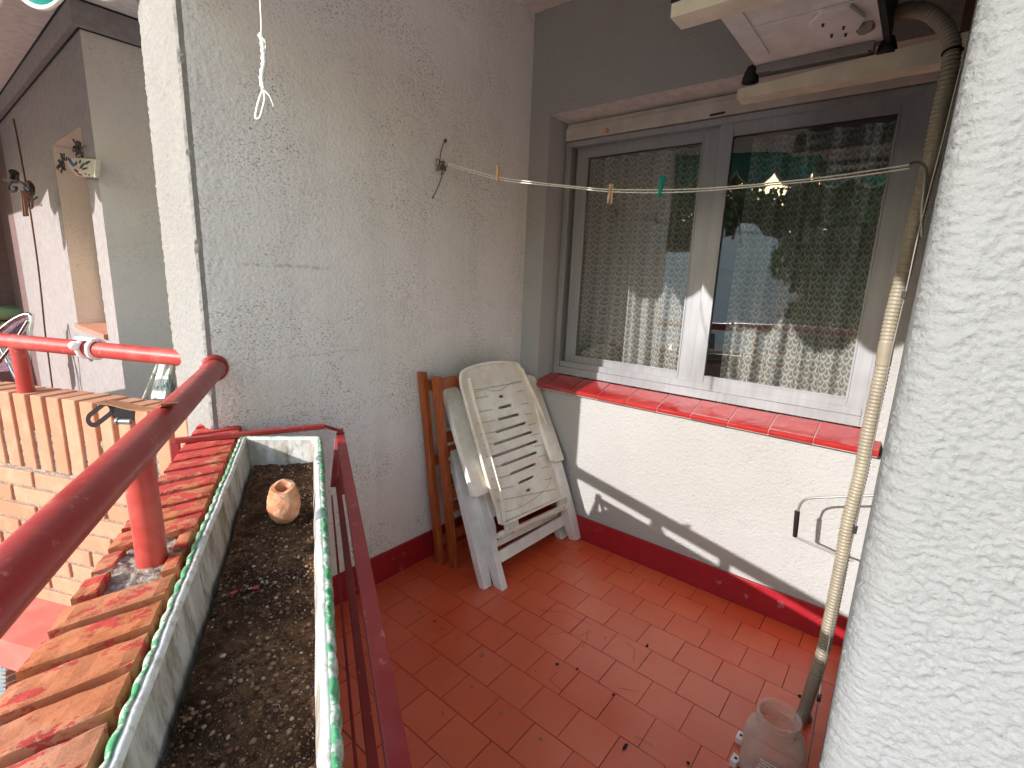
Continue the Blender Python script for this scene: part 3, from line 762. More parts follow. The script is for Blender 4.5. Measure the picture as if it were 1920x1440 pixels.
# basket of square red bars that carries the trough
bk = empty('planter_basket', wp(.8, -.34, .6), 'red painted metal basket frame holding the planter over the parapet', 'planter holder')
b = B(); b.bar(wp(.04, -.360, .799), wp(2.4, -.360, .799), .026, .026); b.build('top_bar', 'red_basket', bk, bevel=.0015)
b = B(); b.bar(wp(.10, -.343, .672), wp(2.4, -.343, .672), .015, .020); b.build('lower_bar', 'red_basket', bk, bevel=.0015)
b = B(); b.bar(wp(.10, -.324, .60), wp(2.4, -.324, .60), .005, .020); b.build('bottom_bar', 'red_basket', bk, bevel=.001)
b = B(); b.bar(wp(.052, -.360, .59), wp(.052, -.360, .826), .020, .020, W); b.build('corner_post', 'red_basket', bk, bevel=.0015)
b = B(); b.bar(wp(.075, -.352, .800), wp(.15, -.330, .66), .018, .016); b.build('brace', 'red_basket', bk, bevel=.001)
b = B(); b.bar(wp(.062, -.348, .828), wp(.076, -.31, .847), .014, .010); b.bar(wp(.076, -.31, .847), wp(.128, .098, .849), .022, .014); b.bar(wp(.128, .098, .849), wp(.128, .100, .70), .022, .018, W); b.build('hook_bracket', 'red_basket', bk, bevel=.0015)
b = B(); b.bar(wp(1.75, -.35, .850), wp(1.758, .098, .852), .022, .016); b.bar(wp(1.758, .098, .852), wp(1.758, .100, .70), .022, .018, W); b.build('hook_bracket', 'red_basket', bk, bevel=.0015)

# ------------------------------------------------------------------ window
wn = empty('sliding_window', (FX, .87, FZ0), 'two-panel aluminium sliding window in the white wall above the red sill', 'window')
Y0, Y1 = .160, 1.600
b = B()
x0, x1 = FX-.06, FX+.01
b.bb((x0, Y0, FZ0), (x1, Y0+.030, FZ1)); b.bb((x0, Y1-.03, FZ0), (x1, Y1, FZ1))
b.bb((x0, Y0+.0305, FZ1-.026), (x1, Y1-.0305, FZ1))
b.bb((x0, Y0+.0305, FZ0), (x1, Y1-.0305, FZ0+.040)); b.bb((x0+.01, Y0+.031, FZ0+.0405), (x1-.050, Y1-.031, FZ0+.062)); b.bb((x1-.012, Y0+.031, FZ0+.0405), (x1-.009, Y1-.031, FZ0+.070))
b.bb((x1-.032, Y0+.031, FZ0+.0405), (x1-.029, Y1-.031, FZ0+.066))
b.build('frame', 'alu', wn, bevel=.0012, seg=1)
def sash(ya, yb, xc, za, zb, sl, sr, lab):
    b = B()
    b.bb((xc-.012, ya, za), (xc+.012, ya+sl, zb)); b.bb((xc-.012, yb-sr, za), (xc+.012, yb, zb))
    b.bb((xc-.012, ya+sl+.0003, zb-.052), (xc+.012, yb-sr-.0003, zb)); b.bb((xc-.012, ya+sl+.0003, za), (xc+.012, yb-sr-.0003, za+.040))
    for yy in (ya+sl, yb-sr): b.bb((xc+.0122, yy-.004, za+.02), (xc+.015, yy+.004, zb-.03))
    b.bb((xc+.0122, ya+sl+.005, zb-.056), (xc+.015, yb-sr-.005, zb-.048)); b.bb((xc+.0122, ya+sl+.005, za+.036), (xc+.015, yb-sr-.005, za+.044))
    s_ = b.build('sash', 'alu', wn, bevel=.001, seg=1, label=lab)
    b = B(); b.bb((xc-.002, ya+sl-.004, za+.036), (xc+.002, yb-sr+.004, zb-.048)); b.build('pane', 'glass', s_)
sash(.205, .935, FX-.040, FZ0+.062, FZ1-.02, .062, .096, 'left sliding sash behind the other')
sash(.915, 1.572, FX-.012, FZ0+.062, FZ1-.02, .052, .058, 'right sliding sash in front')
# shutter box
bx = B(); bx.bb((FX-.05, FY0+.003, FZ1+.004), (FX+.018, 1.645, FZ1+.062)); bx.bb((FX-.05, FY0+.003, FZ1+.0645), (FX+.004, 1.645, FZ1+.084))
bo = bx.build('shutter_box', 'box', wn, bevel=.0015, seg=1)
p = onx(1137, 245, FX+.018); b = B(); b.tube([p, p+Vector((.026, .004, -.004))], [.012, .009], 14); b.tube([p+Vector((.024, .004, -.004)), p+Vector((.030, .004, -.004))], .006, 10)
b.build('stop_peg', 'peg', bo)
p = onx(1345, 214, FX+.019); b = B(); b.bar(p-Vector((0, .03, 0)), p+Vector((0, .03, .002)), .003, .008); b.build('catch', 'black', bo)
# sloping tile sill
b = B(); sy = [OY0-.055]+[.12+.085+i*.155 for i in range(10)]; sy = [y_ for y_ in sy if y_ < 1.6]+[1.648]
for a, c_ in zip(sy, sy[1:]):
    g_ = .0013; dz = random.uniform(-.001, .001); dx = random.uniform(-.002, .002)
    a += g_; c_ -= g_
    prof = [(FX+.01, .7795), (.004, .7795), (.026+dx, .779), (.035+dx, .786), (.036+dx, .797), (.030+dx, .805), (.018, .8085), (FX+.012, .846)]
    if a < OY0: prof = [(.0005, .7795), (.026+dx, .779), (.035+dx, .786), (.036+dx, .797), (.030+dx, .805), (.018, .8085), (.0005, .813)]
    if a < OY0: c_ = OY0-.001
    b.prism([(q[0], a, q[1]+dz) for q in prof], (0, c_-a, 0))
    if a < OY0:
        a = OY0+.001; c_ = sy[1]-g_; prof = [(FX+.01, .7795), (.004, .7795), (.026+dx, .779), (.035+dx, .786), (.036+dx, .797), (.030+dx, .805), (.018, .8085), (FX+.012, .846)]
        b.prism([(q[0], a, q[1]+dz) for q in prof], (0, c_-a, 0))
sl_ = b.build('window_sill', 'sill', wn, bevel=.002)
b = B(); b.prism([(FX+.008, OY0, .781), (.030, OY0, .781), (.0295, OY0, .800), (.018, OY0, .8055), (FX+.008, OY0, .843)], (0, 1.52, 0)); b.build('joint_mortar', 'sill_joint', sl_)

# lace curtain and the dim room behind
cu = B()
def curt(y0_, y1_, full, ph, x_):
    n = 260; m_ = 24; vs = []; uvs = []
    for j in range(m_+1):
        z = FZ0-.05+(FZ1+.0-FZ0)*j/m_
        for i in range(n+1):
            u = i/n; y_ = y0_+(y1_-y0_)*u
            w_ = math.sin(u*math.pi*full+ph)+.35*math.sin(u*math.pi*full*2.3+1.1+ph)
            am = .034*(.75+.25*math.sin(u*5+ph))*(1-.25*j/m_)
            vs.append(Vector((x_+am*w_, y_+.006*math.sin(z*4+u*9), z))); uvs.append((y_*1.12, z))
    o = len(cu.v); cu.add(vs, [(j*(n+1)+i, j*(n+1)+i+1, (j+1)*(n+1)+i+1, (j+1)*(n+1)+i) for j in range(m_) for i in range(n)], 0, True)
    return uvs
uvs = curt(.19, .90, 15, .4, -.30)
uvs += curt(1.00, 1.66, 13, 1.2, -.30)
co_ = cu.build('lace_curtain', 'lace', label='pale lace curtain with a scallop pattern hanging in folds behind the window glass', cat='curtain')
ul = co_.data.uv_layers.new(name='uv')
vi = np.empty(len(co_.data.loops), dtype=np.int32); co_.data.loops.foreach_get('vertex_index', vi)
ul.data.foreach_set('uv', np.array(uvs, dtype=np.float32)[vi].ravel())
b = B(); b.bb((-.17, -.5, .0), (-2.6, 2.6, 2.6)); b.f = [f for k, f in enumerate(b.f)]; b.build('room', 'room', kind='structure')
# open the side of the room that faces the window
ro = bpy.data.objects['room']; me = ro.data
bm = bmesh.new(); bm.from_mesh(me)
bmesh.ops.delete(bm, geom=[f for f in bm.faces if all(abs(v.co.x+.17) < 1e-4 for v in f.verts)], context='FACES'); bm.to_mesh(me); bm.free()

# ------------------------------------------------------------------ air conditioner on brackets above the window
def arm(xa, ya, yb, z, w_=.067):
    b = B()
    b.prism([(xa-.004, ya, 1.950), (xa-.004, yb, 1.950), (xa-.004, yb, 2.012), (xa-.004, ya, 1.979)], (.004, 0, 0))
    b.prism([(xa-w_, ya, 1.9505), (xa-.0045, ya, 1.9505), (xa-.0045, yb, 1.9505), (xa-w_, yb, 1.9505)], (0, 0, .004))
    b.prism([(xa-w_, ya+.001, 1.974), (xa-.0045, ya+.001, 1.974), (xa-.0045, yb, 1.999), (xa-w_, yb, 1.999)], (0, 0, .003))
    return b
ac = empty('air_conditioner', (.5, 1.32, 2.0), 'white air conditioner seen from below above the window, carried by beige wall brackets', 'air conditioner')
ZA = 2.0
b = B(); b.bb((.325, 1.15, ZA+.045), (1.15, 1.485, ZA+.56)); b.build('casing', 'white_metal', ac, bevel=.006)
b = B(); b.bb((.33, 1.4855, ZA+.02), (1.14, 1.497, ZA+.5)); b.build('side_gap_strip', 'black', ac)  # black strip standing in for the dark gap beside the casing
b = B(); b.bb((.330, 1.155, ZA+.030), (1.14, 1.480, ZA+.0445))
b.bb((.70, 1.22, ZA+.024), (.75, 1.24, ZA+.0295)); b.bb((.60, 1.195, ZA+.026), (.605, 1.48, ZA+.0295)); b.bb((.42, 1.205, ZA+.026), (.95, 1.212, ZA+.0295))
b.build('base_pan', 'white_metal', ac, bevel=.003)
b = B(); hp = Vector((.50, 1.385, ZA+.018))
b.prism([(.43, 1.35, ZA+.0175), (.56, 1.335, ZA+.0175), (.61, 1.37, ZA+.0175), (.60, 1.43, ZA+.0175), (.52, 1.455, ZA+.0175), (.45, 1.43, ZA+.0175)], (0, 0, .0115)); b.build('pressed_plate', 'white_metal', ac, bevel=.004)
for q, (hx, hy, s_) in enumerate(((.47, 1.375, .010), (.50, 1.405, .009), (.455, 1.405, .009), (.545, 1.365, .008))):
    b = B(); b.bar((hx-s_, hy, ZA+.0165), (hx+s_, hy+.003, ZA+.0165), .006, .0015); b.build('vent_slot', 'black', ac)
b = B(); b.bb((.300, 1.160, ZA+.008), (.350, 1.462, ZA+.029)); b.bb((.330, 1.2, ZA+.004), (.348, 1.45, ZA+.0097)); b.build('foot_bar', 'steel', ac, bevel=.002)
b = B(); b.bb((.880, 1.12, ZA+.010), (.915, 1.525, ZA+.029)); b.build('foot_bar', 'steel', ac, bevel=.002)
for fx in (.308, .895):
    for fy in (1.134, 1.489):
        b = B(); b.lathe([(.0, -.020), (.026, -.020), (.024, -.004), (.018, .014), (.013, .026), (0, .026)], (fx, fy, ZA+.018), 14); b.tube([(fx, fy, ZA+.03), (fx, fy, ZA+.05)], .003, 8)
        b.build('rubber_foot', 'black', ac)
for nm, xa, ya, lab in (('far', .324, 1.103, 'far beige bracket arm running just above the window pane'), ('near', .930, 1.125, 'near beige bracket arm cut by the top of the picture')):
    br = empty('bracket_arm', (xa, 1.6, ZA), lab, 'bracket', 'air conditioner brackets')
    a_ = arm(xa, ya, 1.664, ZA-.003); a_.build('beam', 'beige', br)
    b = B(); b.bb((xa-.052, 1.640, ZA+.014), (xa-.004, 1.662, ZA+.42)); b.build('wall_plate', 'brown_band', br)

# corrugated drain hose
pts = [Vector((.47, 1.447, ZA+.02)), dep(1655, 34, 1.36), dep(1691, 21, 1.30), dep(1722, 19, 1.26), dep(1745, 26, 1.23), dep(1768, 46, 1.21), dep(1781, 69, 1.20), dep(1785, 95, 1.195)]
down = [(1778, 146), (1763, 208), (1745, 300), (1720, 400), (1694, 510), (1671, 600), (1652, 700), (1630, 800), (1613, 890), (1591, 975), (1578, 1051), (1563, 1129), (1550, 1191), (1545, 1214)]
pts += [onx(px, py, .46) for px, py in down]
pts += [onx(1534, 1250, .465), onx(1526, 1275, .47), onz(1512, 1320, .05), onz(1500, 1352, .0)]
cp = curve(pts, 60)
# resample evenly
L = [0]
for a, c_ in zip(cp, cp[1:]): L.append(L[-1]+(c_-a).length)
tot = L[-1]; stp = .0026; m_ = int(tot/stp); ev = []; j = 0
for i in range(m_+1):
    s_ = i*stp
    while j < len(L)-2 and L[j+1] < s_: j += 1
    ev.append(cp[j].lerp(cp[j+1], (s_-L[j])/max(1e-9, L[j+1]-L[j])))
hs = empty('drain_hose', (.46, 1.63, 1.0), 'long beige corrugated drain hose hanging from the air conditioner down the right corner', 'hose')
def smooth_zone(s_): return s_/tot < .035 or abs(s_-.50*tot) < .03 or abs(s_-.30*tot) < .02 or s_ > tot-.17
def hr(i):
    s_ = i*stp; tp = .0172
    if smooth_zone(s_): return tp+.0010
    return tp+.0016*math.cos(2*math.pi*i/4)
b = B(); b.tube(ev, 0, 18, rf=hr); b.build('corrugated_tube', 'hose', hs)
def prj(P):
    v = CR.transposed() @ (Vector(P)-CP); return 960+F*v.x/-v.z, 720-F*v.y/-v.z
i_ = min(range(len(ev)//2), key=lambda i: abs(prj(ev[i])[0]-1784)+abs(prj(ev[i])[1]-96)); p = ev[i_]
td = (ev[i_+2]-ev[i_-2]).normalized()
b = B(); b.tube([p-td*.002, p+td*.003], .0200, 16); b.bar(p+Vector((0, .015, 0)), p+Vector((0.01, .035, .002)), .006, .006)
b.build('tie', 'dark', hs)
# thin cable with clips on the wall beside the hose
cb = empty('cable', (1.1, 1.66, 1.0), 'thin dark cable clipped to the narrow wall strip right of the hose', 'cable')
b = B()
sp = [(1820, 60), (1790, 180), (1760, 300), (1726, 430), (1702, 540), (1676, 650), (1650, 780), (1627, 890), (1603, 1000), (1575, 1110), (1555, 1210), (1535, 1320), (1522, 1400), (1512, 1460)]
cp2 = curve([onx(px-2, py, .80) for px, py in sp], 6); b.tube(cp2, .0014, 6); b.build('wire', 'steel', cb)
for px, py in ((1695, 553), (1603, 993), (1536, 1308)):
    p = onx(px, py, .80); b = B(); b.box(p, (.014, .009, .016)); b.build('clip', 'black', cb, bevel=.001)

# crank handle of the awning, bent rod with dark grip
ch = empty('crank_handle', (.22, 1.6, .55), 'bent grey metal crank handle with dark grip, beside the hose', 'crank')
X_ = .205
q = [onx(x_, y_, X_) for x_, y_ in ((1640, 929), (1600, 931), (1560, 932), (1522, 934), (1505, 940), (1497, 955), (1494, 975), (1491, 1004), (1497, 1009), (1530, 1024), (1570, 1040), (1600, 1052))]
cv_ = curve(q, 5); b = B(); b.tube(cv_, .0042, 8); b.build('rod', 'steel', ch)
g0, g1 = onx(1495, 958, X_), onx(1490.5, 1006, X_); b = B(); b.tube([g0, g0.lerp(g1, .03), g0.lerp(g1, .5), g1], [.0075, .0088, .0085, .0075], 12); b.build('grip', 'dark', ch)

# ------------------------------------------------------------------ clothes line
cl = empty('clothes_line', (.3, .8, 1.7), 'double white cord clothes line strung from the partition wall across the window', 'clothes line')
HL = Vector((.612, .03, 1.812)); HR = onx(1705, 312, .55)
def lp(s_, dz=0, dy=0): p = HL.lerp(HR, s_); p.z -= .175*4*s_*(1-s_)*.5; return p+Vector((dy, 0, dz))
def proj(P):
    v = CR.transposed() @ (Vector(P)-CP); return 960+F*v.x/-v.z, 720-F*v.y/-v.z
# fit the sag to where the cord is seen
lnp = [(845, 311), (930, 333), (1000, 343), (1072, 351), (1140, 357), (1238, 358), (1330, 355), (1430, 347), (1560, 333), (1700, 313)]
def lpt(px, py):
    # on the vertical plane through both hooks
    d = HR-HL; n_ = Vector((d.y, -d.x, 0)); return on(px, py, HL, n_)
P3 = [HL]+[lpt(*p) for p in lnp[1:-1]]+[HR]
cp3 = curve(P3, 8)
b = B(); b.tube([p+Vector((0, 0, .0035)) for p in cp3], .0019, 6); b.tube([p+Vector((0, 0, -.0035-.0015*math.sin(i*.2))) for i, p in enumerate(cp3)], .0019, 6); b.build('cord', 'rope', cl)
b = B(); hk = [ony(833, 266, .004), ony(830, 272, .02), ony(826, 290, .035), ony(824, 306, .03)]
b.tube(curve(hk, 5), .0022, 6); b.lathe([(0, .002), (.007, 0), (.008, -.006)], ony(834, 264, .004), 8, ax=Matrix.Rotation(math.pi/2, 3, 'X'))
rk = random.Random(4)
for q in range(7):
    c_ = ony(827+rk.uniform(-5, 8), 311+rk.uniform(-5, 8), .03); a = rk.uniform(-1, 1)
    b.tube([c_+Vector(((.012+.006*rk.random())*math.cos(th)*(1 if q % 2 else .6), .006*math.sin(th*2), (.014+.01*rk.random())*math.sin(th+a))) for th in [i*.55 for i in range(13)]], .0021, 5)
b.tube(curve([ony(829, 325, .03), ony(826, 338, .03), ony(819, 355, .025), ony(812, 369, .02)], 5), .0024, 6)
b.tube([ony(812, 369, .02), ony(811, 372, .02)], .004, 6)
b.build('hook_and_knot', 'rope_dirty', cl)
b = B(); hk2 = [HR+Vector((0, -.004, .004)), HR+Vector((-.02, .012, .012)), HR+Vector((-.04, .03, -.0)), HR+Vector((-.05, .035, -.04)), HR+Vector((-.05, .04, -.10)), HR+Vector((-.05, .05, -.16))]
b.tube(curve(hk2, 6), .004, 8); b.build('right_hook', 'steel', cl)
# clothes pegs
def make_peg(loc, rot, mat, label):
    r = empty('clothes_peg', loc, label, 'clothes peg', 'pegs on the clothes line'); r.rotation_euler = rot
    for sd in (-1, 1):
        b = B(); b.prism([(sd*.001, -.005, -.028), (sd*.0065, -.005, -.026), (sd*.0075, -.005, .0), (sd*.0085, -.005, .034), (sd*.0045, -.005, .036), (sd*.0008, -.005, .004)], (0, .010, 0))
        o = b.build('jaw', mat, bevel=.0006, seg=1, recalc=True); o.parent = r; o.location = (0, 0, 0)
    b = B(); b.tube([Vector((-.009, 0, .002)), Vector((.009, 0, .002))], .0018, 6); b.tube([Vector((-.0085, .0056, -.006)), Vector((.0085, .0056, -.006))], .0008, 5)
    o = b.build('spring', 'steel'); o.parent = r; o.location = (0, 0, 0); return r
make_peg(lpt(933, 328), (.05, R_(-14), R_(20)), 'peg', 'wooden clothes peg clipped at the left end of the line near the dark knot')
pg = make_peg(lpt(1145, 361), (0, R_(178), R_(-38)), 'peg', 'wooden clothes peg hanging in the middle, in front of the left window frame')
make_peg(lpt(1239, 352), (0, R_(10), R_(60)), 'peg_green', 'green plastic clothes peg on the line in front of the left pane')

# hanging white pull cord with loop
rc = B(); d_ = 1.02
rc.tube(curve([dep(487, -260, 1.05), dep(487, -80, 1.04), dep(488, 0, 1.03), dep(490, 40, d_), dep(490, 66, d_)], 6), .0020, 8)
rc.tube(curve([dep(489, 64, d_), dep(493, 85, d_), dep(494, 100, d_), dep(495, 118, d_), dep(492, 135, d_), dep(491, 152, d_), dep(494, 168, d_)], 6), 0, 10, rf=lambda i: .0050+.0010*math.sin(i*1.4))
rc.tube(curve([dep(487, 68, d_-.003), dep(497, 78, d_), dep(497, 100, d_), dep(490, 112, d_)], 4), .0024, 6)
rc.tube(curve([dep(493, 168, d_), dep(485, 190, d_), dep(480, 212, d_), dep(480, 222, d_), dep(487, 221, d_), dep(492, 205, d_), dep(496, 188, d_), dep(495, 168, d_)], 5), .0024, 6)
for dx, dy in ((-7, 1), (6, -1), (3, 3)): rc.tube([dep(489, 67, d_), dep(489+dx, 66+dy, d_)], .0012, 4)
rc.tube(curve([dep(496, 170, d_), dep(504, 178, d_), dep(509, 188, d_), dep(513, 200, d_)], 3), [.002]*4+[.0015]*3+[.0008]*3, 5)
rc.build('pull_cord', 'rope', label='white knotted cord ending in a small loop, hanging free in front of the partition wall', cat='cord')

# ------------------------------------------------------------------ folded white plastic chair
pcx = empty('folding_armchair', (.33, .42, 0), 'folded white plastic garden armchair leaning in the corner, slotted backrest towards us', 'chair')
def plane_y(c0, k0):      # plane y = c0 - k0*z
    return (Vector((0, c0, 0)), Vector((0, 1, k0)))
def onp(px, py, pl_): return on(px, py, pl_[0], pl_[1])
c6 = lambda x_, y_: (760+x_/2.88, 640+y_/2.88)
PB = plane_y(.385+.407*.235, .407); nB = Vector((0, 1, .407)).normalized()
# backrest panel with real slots (strips around each slot)
outl = [(300,178),(318,160),(345,146),(390,130),(440,120),(520,113),(585,118),(608,128),(640,180),(690,272),(720,338),(755,430),(780,505),(800,575),(818,640),(832,720),(842,800),(846,835),(512,985),(498,930),(455,790),(420,670),(385,545),(350,420),(318,300),(300,230)]
ow = [onp(*c6(*p), PB) for p in outl]
b = B(); b.prism(ow, -nB*.012)
pan = b.build('backrest', 'plastic', pcx, recalc=True)
slots = [((508,298),(534,296)),((503,361),(578,342)),((501,423),(617,392)),((491,490),(655,438)),((480,556),(688,487)),((470,625),(718,536)),((518,671),(713,598)),((565,718),(705,661)),((612,766),(694,729)),((653,808),(678,798))]
ct = B()
for a, c_ in slots:
    A3 = onp(*c6(*a), PB); C3 = onp(*c6(*c_), PB); ct.bar(A3, C3, .0135, .06, nB)
cme = ct.build('cutter', 'plastic', None, recalc=True)
mod = pan.modifiers.new('cut', 'BOOLEAN'); mod.operation = 'DIFFERENCE'; mod.object = cme; mod.solver = 'EXACT'
dg = bpy.context.evaluated_depsgraph_get(); nm = bpy.data.meshes.new_from_object(pan.evaluated_get(dg)); pan.modifiers.clear(); pan.data = nm
bpy.data.objects.remove(cme)
# dark backing: the seat panel folded behind the backrest
b = B(); b.prism([onp(*c6(*p), PB)-nB*.060 for p in ((360,250),(620,200),(760,500),(815,800),(520,950),(420,640))], -nB*.012); b.build('seat', 'plastic2', pcx, recalc=True)
# rounded rim of the backrest
rim = ow[:18]; rim2 = ow[18:]+[ow[0]]
b = B()
b.tube(curve([p+nB*.002 for p in (ow[18:]+ow[:8])], 4), .0085, 8); b.tube(curve([p+nB*.002 for p in ow[7:18]], 4), .0085, 8)
b.build('backrest_rim', 'plastic', pcx)
for sgn, pl2 in ((0, [(300,240),(345,300),(420,520),(470,700),(520,860),(520,985)]),):
    pass
# shallow ribs across the panel
b = B()
for y0, y1 in ((268, 215), (312, 262), (385, 330), (445, 385), (505, 440), (562, 495), (625, 555), (686, 610), (745, 672), (805, 735), (862, 795)):
    f_ = (y0-268)/594; xl = 345+f_*150; xr = 628+f_*180
    A3 = onp(*c6(xl, y0), PB); C3 = onp(*c6(xr, y1+4), PB)
    for (u0, u1) in ((0, .30), (.86, 1)) if 290 < y0 < 850 else ((0, 1),):
        b.bar(A3.lerp(C3, u0)+nB*.0004, A3.lerp(C3, u1)+nB*.0004, .0030, .0034, nB)
cvp = [onp(*c6(*p), PB) for p in ((352,282),(430,262),(470,268),(520,262),(548,240),(580,222),(628,212))]
b.tube(curve([p+nB*.0005 for p in cvp], 4), .0013, 6)
cvp = [onp(*c6(*p), PB) for p in ((510,925),(580,912),(650,880),(720,830),(770,780),(786,730))]; b.tube(curve([p+nB*.0005 for p in cvp], 4), .0011, 6)
b.build('rib_pattern', 'rib_shade', pan)
pan_c = bpy.data.objects[pan.name]
# long side channels of the backrest frame
for pts_, nm in (([(335,200),(365,330),(405,470),(440,590),(478,730),(512,860),(520,990)], 'L'), ([(618,150),(668,255),(720,370),(760,480),(790,590),(815,700),(832,815)], 'R')):
    cc = curve([onp(*c6(*p), PB)+nB*.010 for p in pts_], 4); b = B()
    for a, c_ in zip(cc, cc[1:]): b.bar(a, c_, .004, .022, nB)
    b.build('side_channel', 'plastic', pcx, recalc=True)
# bottom box of the backrest with hinge teeth
b = B()
A3, C3 = onp(*c6(513, 990), PB), onp(*c6(862, 830), PB)
b.bar(A3+nB*.018, C3+nB*.018, .005, .030, nB); A4, C4 = onp(*c6(520, 1032), PB), onp(*c6(866, 872), PB)
b.bar(A4+nB*.018, C4+nB*.018, .004, .030, nB)
for f_ in (.04, .09, .13, .17, .84, .88, .92, .96): b.bar(A3.lerp(C3, f_)+nB*.016, A4.lerp(C4, f_)+nB*.016, .003, .028, nB)
b.build('hinge_box', 'plastic', pcx, recalc=True)
b = B(); A5, C5 = onp(*c6(500, 1052), PB), onp(*c6(868, 892), PB); b.tube([A5, C5], .013, 12)
for f_ in (.06, .20, .80, .95): p = A5.lerp(C5, f_); b.tube([p-(C5-A5)*.02, p+(C5-A5)*.02], .017, 10)
b.build('seat_tube', 'plastic', pcx)
# armrests
PA = plane_y(.5415, .579); nA = Vector((0, 1, .579)).normalized()
al = [(212,262),(222,250),(262,242),(288,250),(300,275),(340,400),(400,600),(452,790),(452,812),(440,824),(385,843),(368,838),(350,760),(300,590),(250,420)]
ar = [(652,182),(672,178),(700,190),(718,225),(760,345),(815,500),(858,632),(856,642),(812,652),(798,640),(760,530),(710,370),(668,250)]
PAr = plane_y(.602, .575); nAr = Vector((0, 1, .575)).normalized()
for q, PA, nA in ((al, PA, nA), (ar, PAr, nAr)):
    b = B(); b.prism([onp(*c6(*p), PA) for p in q], -nA*.026)
    b.build('armrest', 'plastic', pcx, bevel=.005, seg=2)
# legs
PL = plane_y(.456, .595); nL = Vector((0, 1, .595)).normalized()
fl = [(392,835),(445,828),(490,1000),(500,1125),(553,1330),(524,1352),(455,1075)]
frr = [(815,655),(845,648),(880,770),(915,900),(953,1060),(928,1076),(905,1020),(868,880),(840,760)]
PLr = plane_y(.476, .31); nLr = Vector((0, 1, .31)).normalized()
for q, PL_, nL_ in ((fl, PL, nL), (frr, PLr, nLr)):
    b = B(); b.prism([onp(*c6(*p), PL_) for p in q], -nL_*.050); b.build('leg', 'plastic2', pcx, bevel=.003)
b = B(); b.prism([onp(*c6(*p), PL) for p in ((498,1140),(885,918),(893,975),(522,1195))], -nL*.030); b.build('stretcher', 'plastic2', pcx, bevel=.003)
b = B(); b.prism([onp(*c6(*p), PL)-nL*.034 for p in ((480,1090),(872,900),(878,925),(492,1120))], -nL*.010); b.build('stretcher', 'plastic', pcx)
# rear legs
PR = plane_y(.400, .56); nR = Vector((0, 1, .56)).normalized()
rl_ = [(216,480),(235,462),(262,470),(300,560),(395,870),(468,1320),(430,1342),(400,1230),(310,850)]
rr_ = [(815,985),(862,975),(880,1050),(848,1076)]
for q in (rl_, rr_):
    b = B(); b.prism([onp(*c6(*p), PR) for p in q], -nR*.036); b.build('leg', 'plastic2', pcx, bevel=.003)

# folded wooden chair behind it, edge on
wc = empty('folded_wooden_chair', (.7, .09, 0), 'folded orange-brown wooden slat chair leaning on the partition wall behind the white chair', 'chair')
for (t0, b0, zt, y_t, y_b, dx) in (((.728, .024, .93), (.672, .093, .0), .93, .024, .093, 0), ((.700, .085, .915), (.650, .165, .0), .915, .085, .165, 0)):
    T = Vector(t0); Bt = Vector(b0)
    for off in (0, -.40):
        b = B(); b.bar(Bt+Vector((off, 0, 0)), T+Vector((off, 0, 0)), .026, .040, (0, 1, 0)); b.build('stile', 'chair_wood', wc, bevel=.003)
    for f_ in ((.93, .55, .12) if y_t < .05 else (.96, .40)):
        p = Bt.lerp(T, f_); b = B(); b.bar(p+Vector((-.014, 0, 0)), p+Vector((-.386, 0, 0)), .045, .018, (0, 1, 0)); b.build('rail', 'chair_wood', wc, bevel=.002)
b = B()
for k in range(6):
    f_ = .30+k*.075; p = Vector((.650, .135, 0)).lerp(Vector((.700, .055, .915)), f_); b.bar(p+Vector((-.03, -.002, 0)), p+Vector((-.37, -.002, 0)), .050, .012, (0, 1, 0))
b.build('seat', 'chair_wood', wc)

# ------------------------------------------------------------------ plastic jar on the floor
jc = Vector((.772, 1.560, 0)); jr = Matrix.Rotation(0, 3, 'X')
jn = empty('plastic_jar', jc, 'open cloudy plastic jar with a threaded neck standing on the tiles at the lower right', 'jar')
ax = Matrix.Rotation(R_(-6), 3, 'Y')
prof = [(.0, .004), (.072, .004), (.078, .012), (.079, .05), (.078, .125), (.072, .15), (.060, .168), (.0520, .174), (.0520, .178), (.0560, .181), (.0520, .185), (.0520, .190), (.0560, .193), (.0520, .197), (.0525, .203), (.0560, .207), (.0550, .211), (.0500, .211), (.0480, .206), (.0480, .178), (.056, .165), (.069, .148), (.075, .124), (.0755, .05), (.074, .012), (0, .009)]
b = B(); b.lathe(prof, jc, 48, ax=None)
b.build('jar_body', 'jar', jn)
for k_ in range(4):
    lc = B(); lc.bar(jc+Vector((.079, -.02, .118-k_*.009)), jc+Vector((.079, .025, .118-k_*.009)), .001, .002); lc.build('embossed_ridge', 'white_metal', jn)
for (dx, dy, z_) in ((.02, -.03, .012), (.0, .02, .013)):
    lc = B(); lc.bar(jc+Vector((dx-.02, dy, z_)), jc+Vector((dx+.02, dy+.03, z_+.01)), .012, .006); lc.build('broken_piece', 'white_metal', jn)
for q, (px, py, lab) in enumerate(((1389, 1383, 'small white plastic bracket on the floor left of the jar, farther one'), (1379, 1426, 'small white plastic bracket on the floor left of the jar, nearer one'))):
    p = onz(px, py, .012); r = empty('plastic_bracket', p, lab, 'bracket', 'white brackets by the jar')
    b = B(); b.prism([p+Vector((-.016, -.010, -.012)), p+Vector((.018, -.012, -.012)), p+Vector((.018, .006, -.012)), p+Vector((-.010, .014, -.012))], (0, 0, .022)); b.build('bracket_body', 'white_metal', r, bevel=.003)
    b = B(); b.lathe([(0, .0005), (.0045, .0005), (.0045, -.004)], p+Vector((.002, .0, .0108)), 10); b.build('screw_hole', 'black', r)
p = onz(1514, 1345, .01)
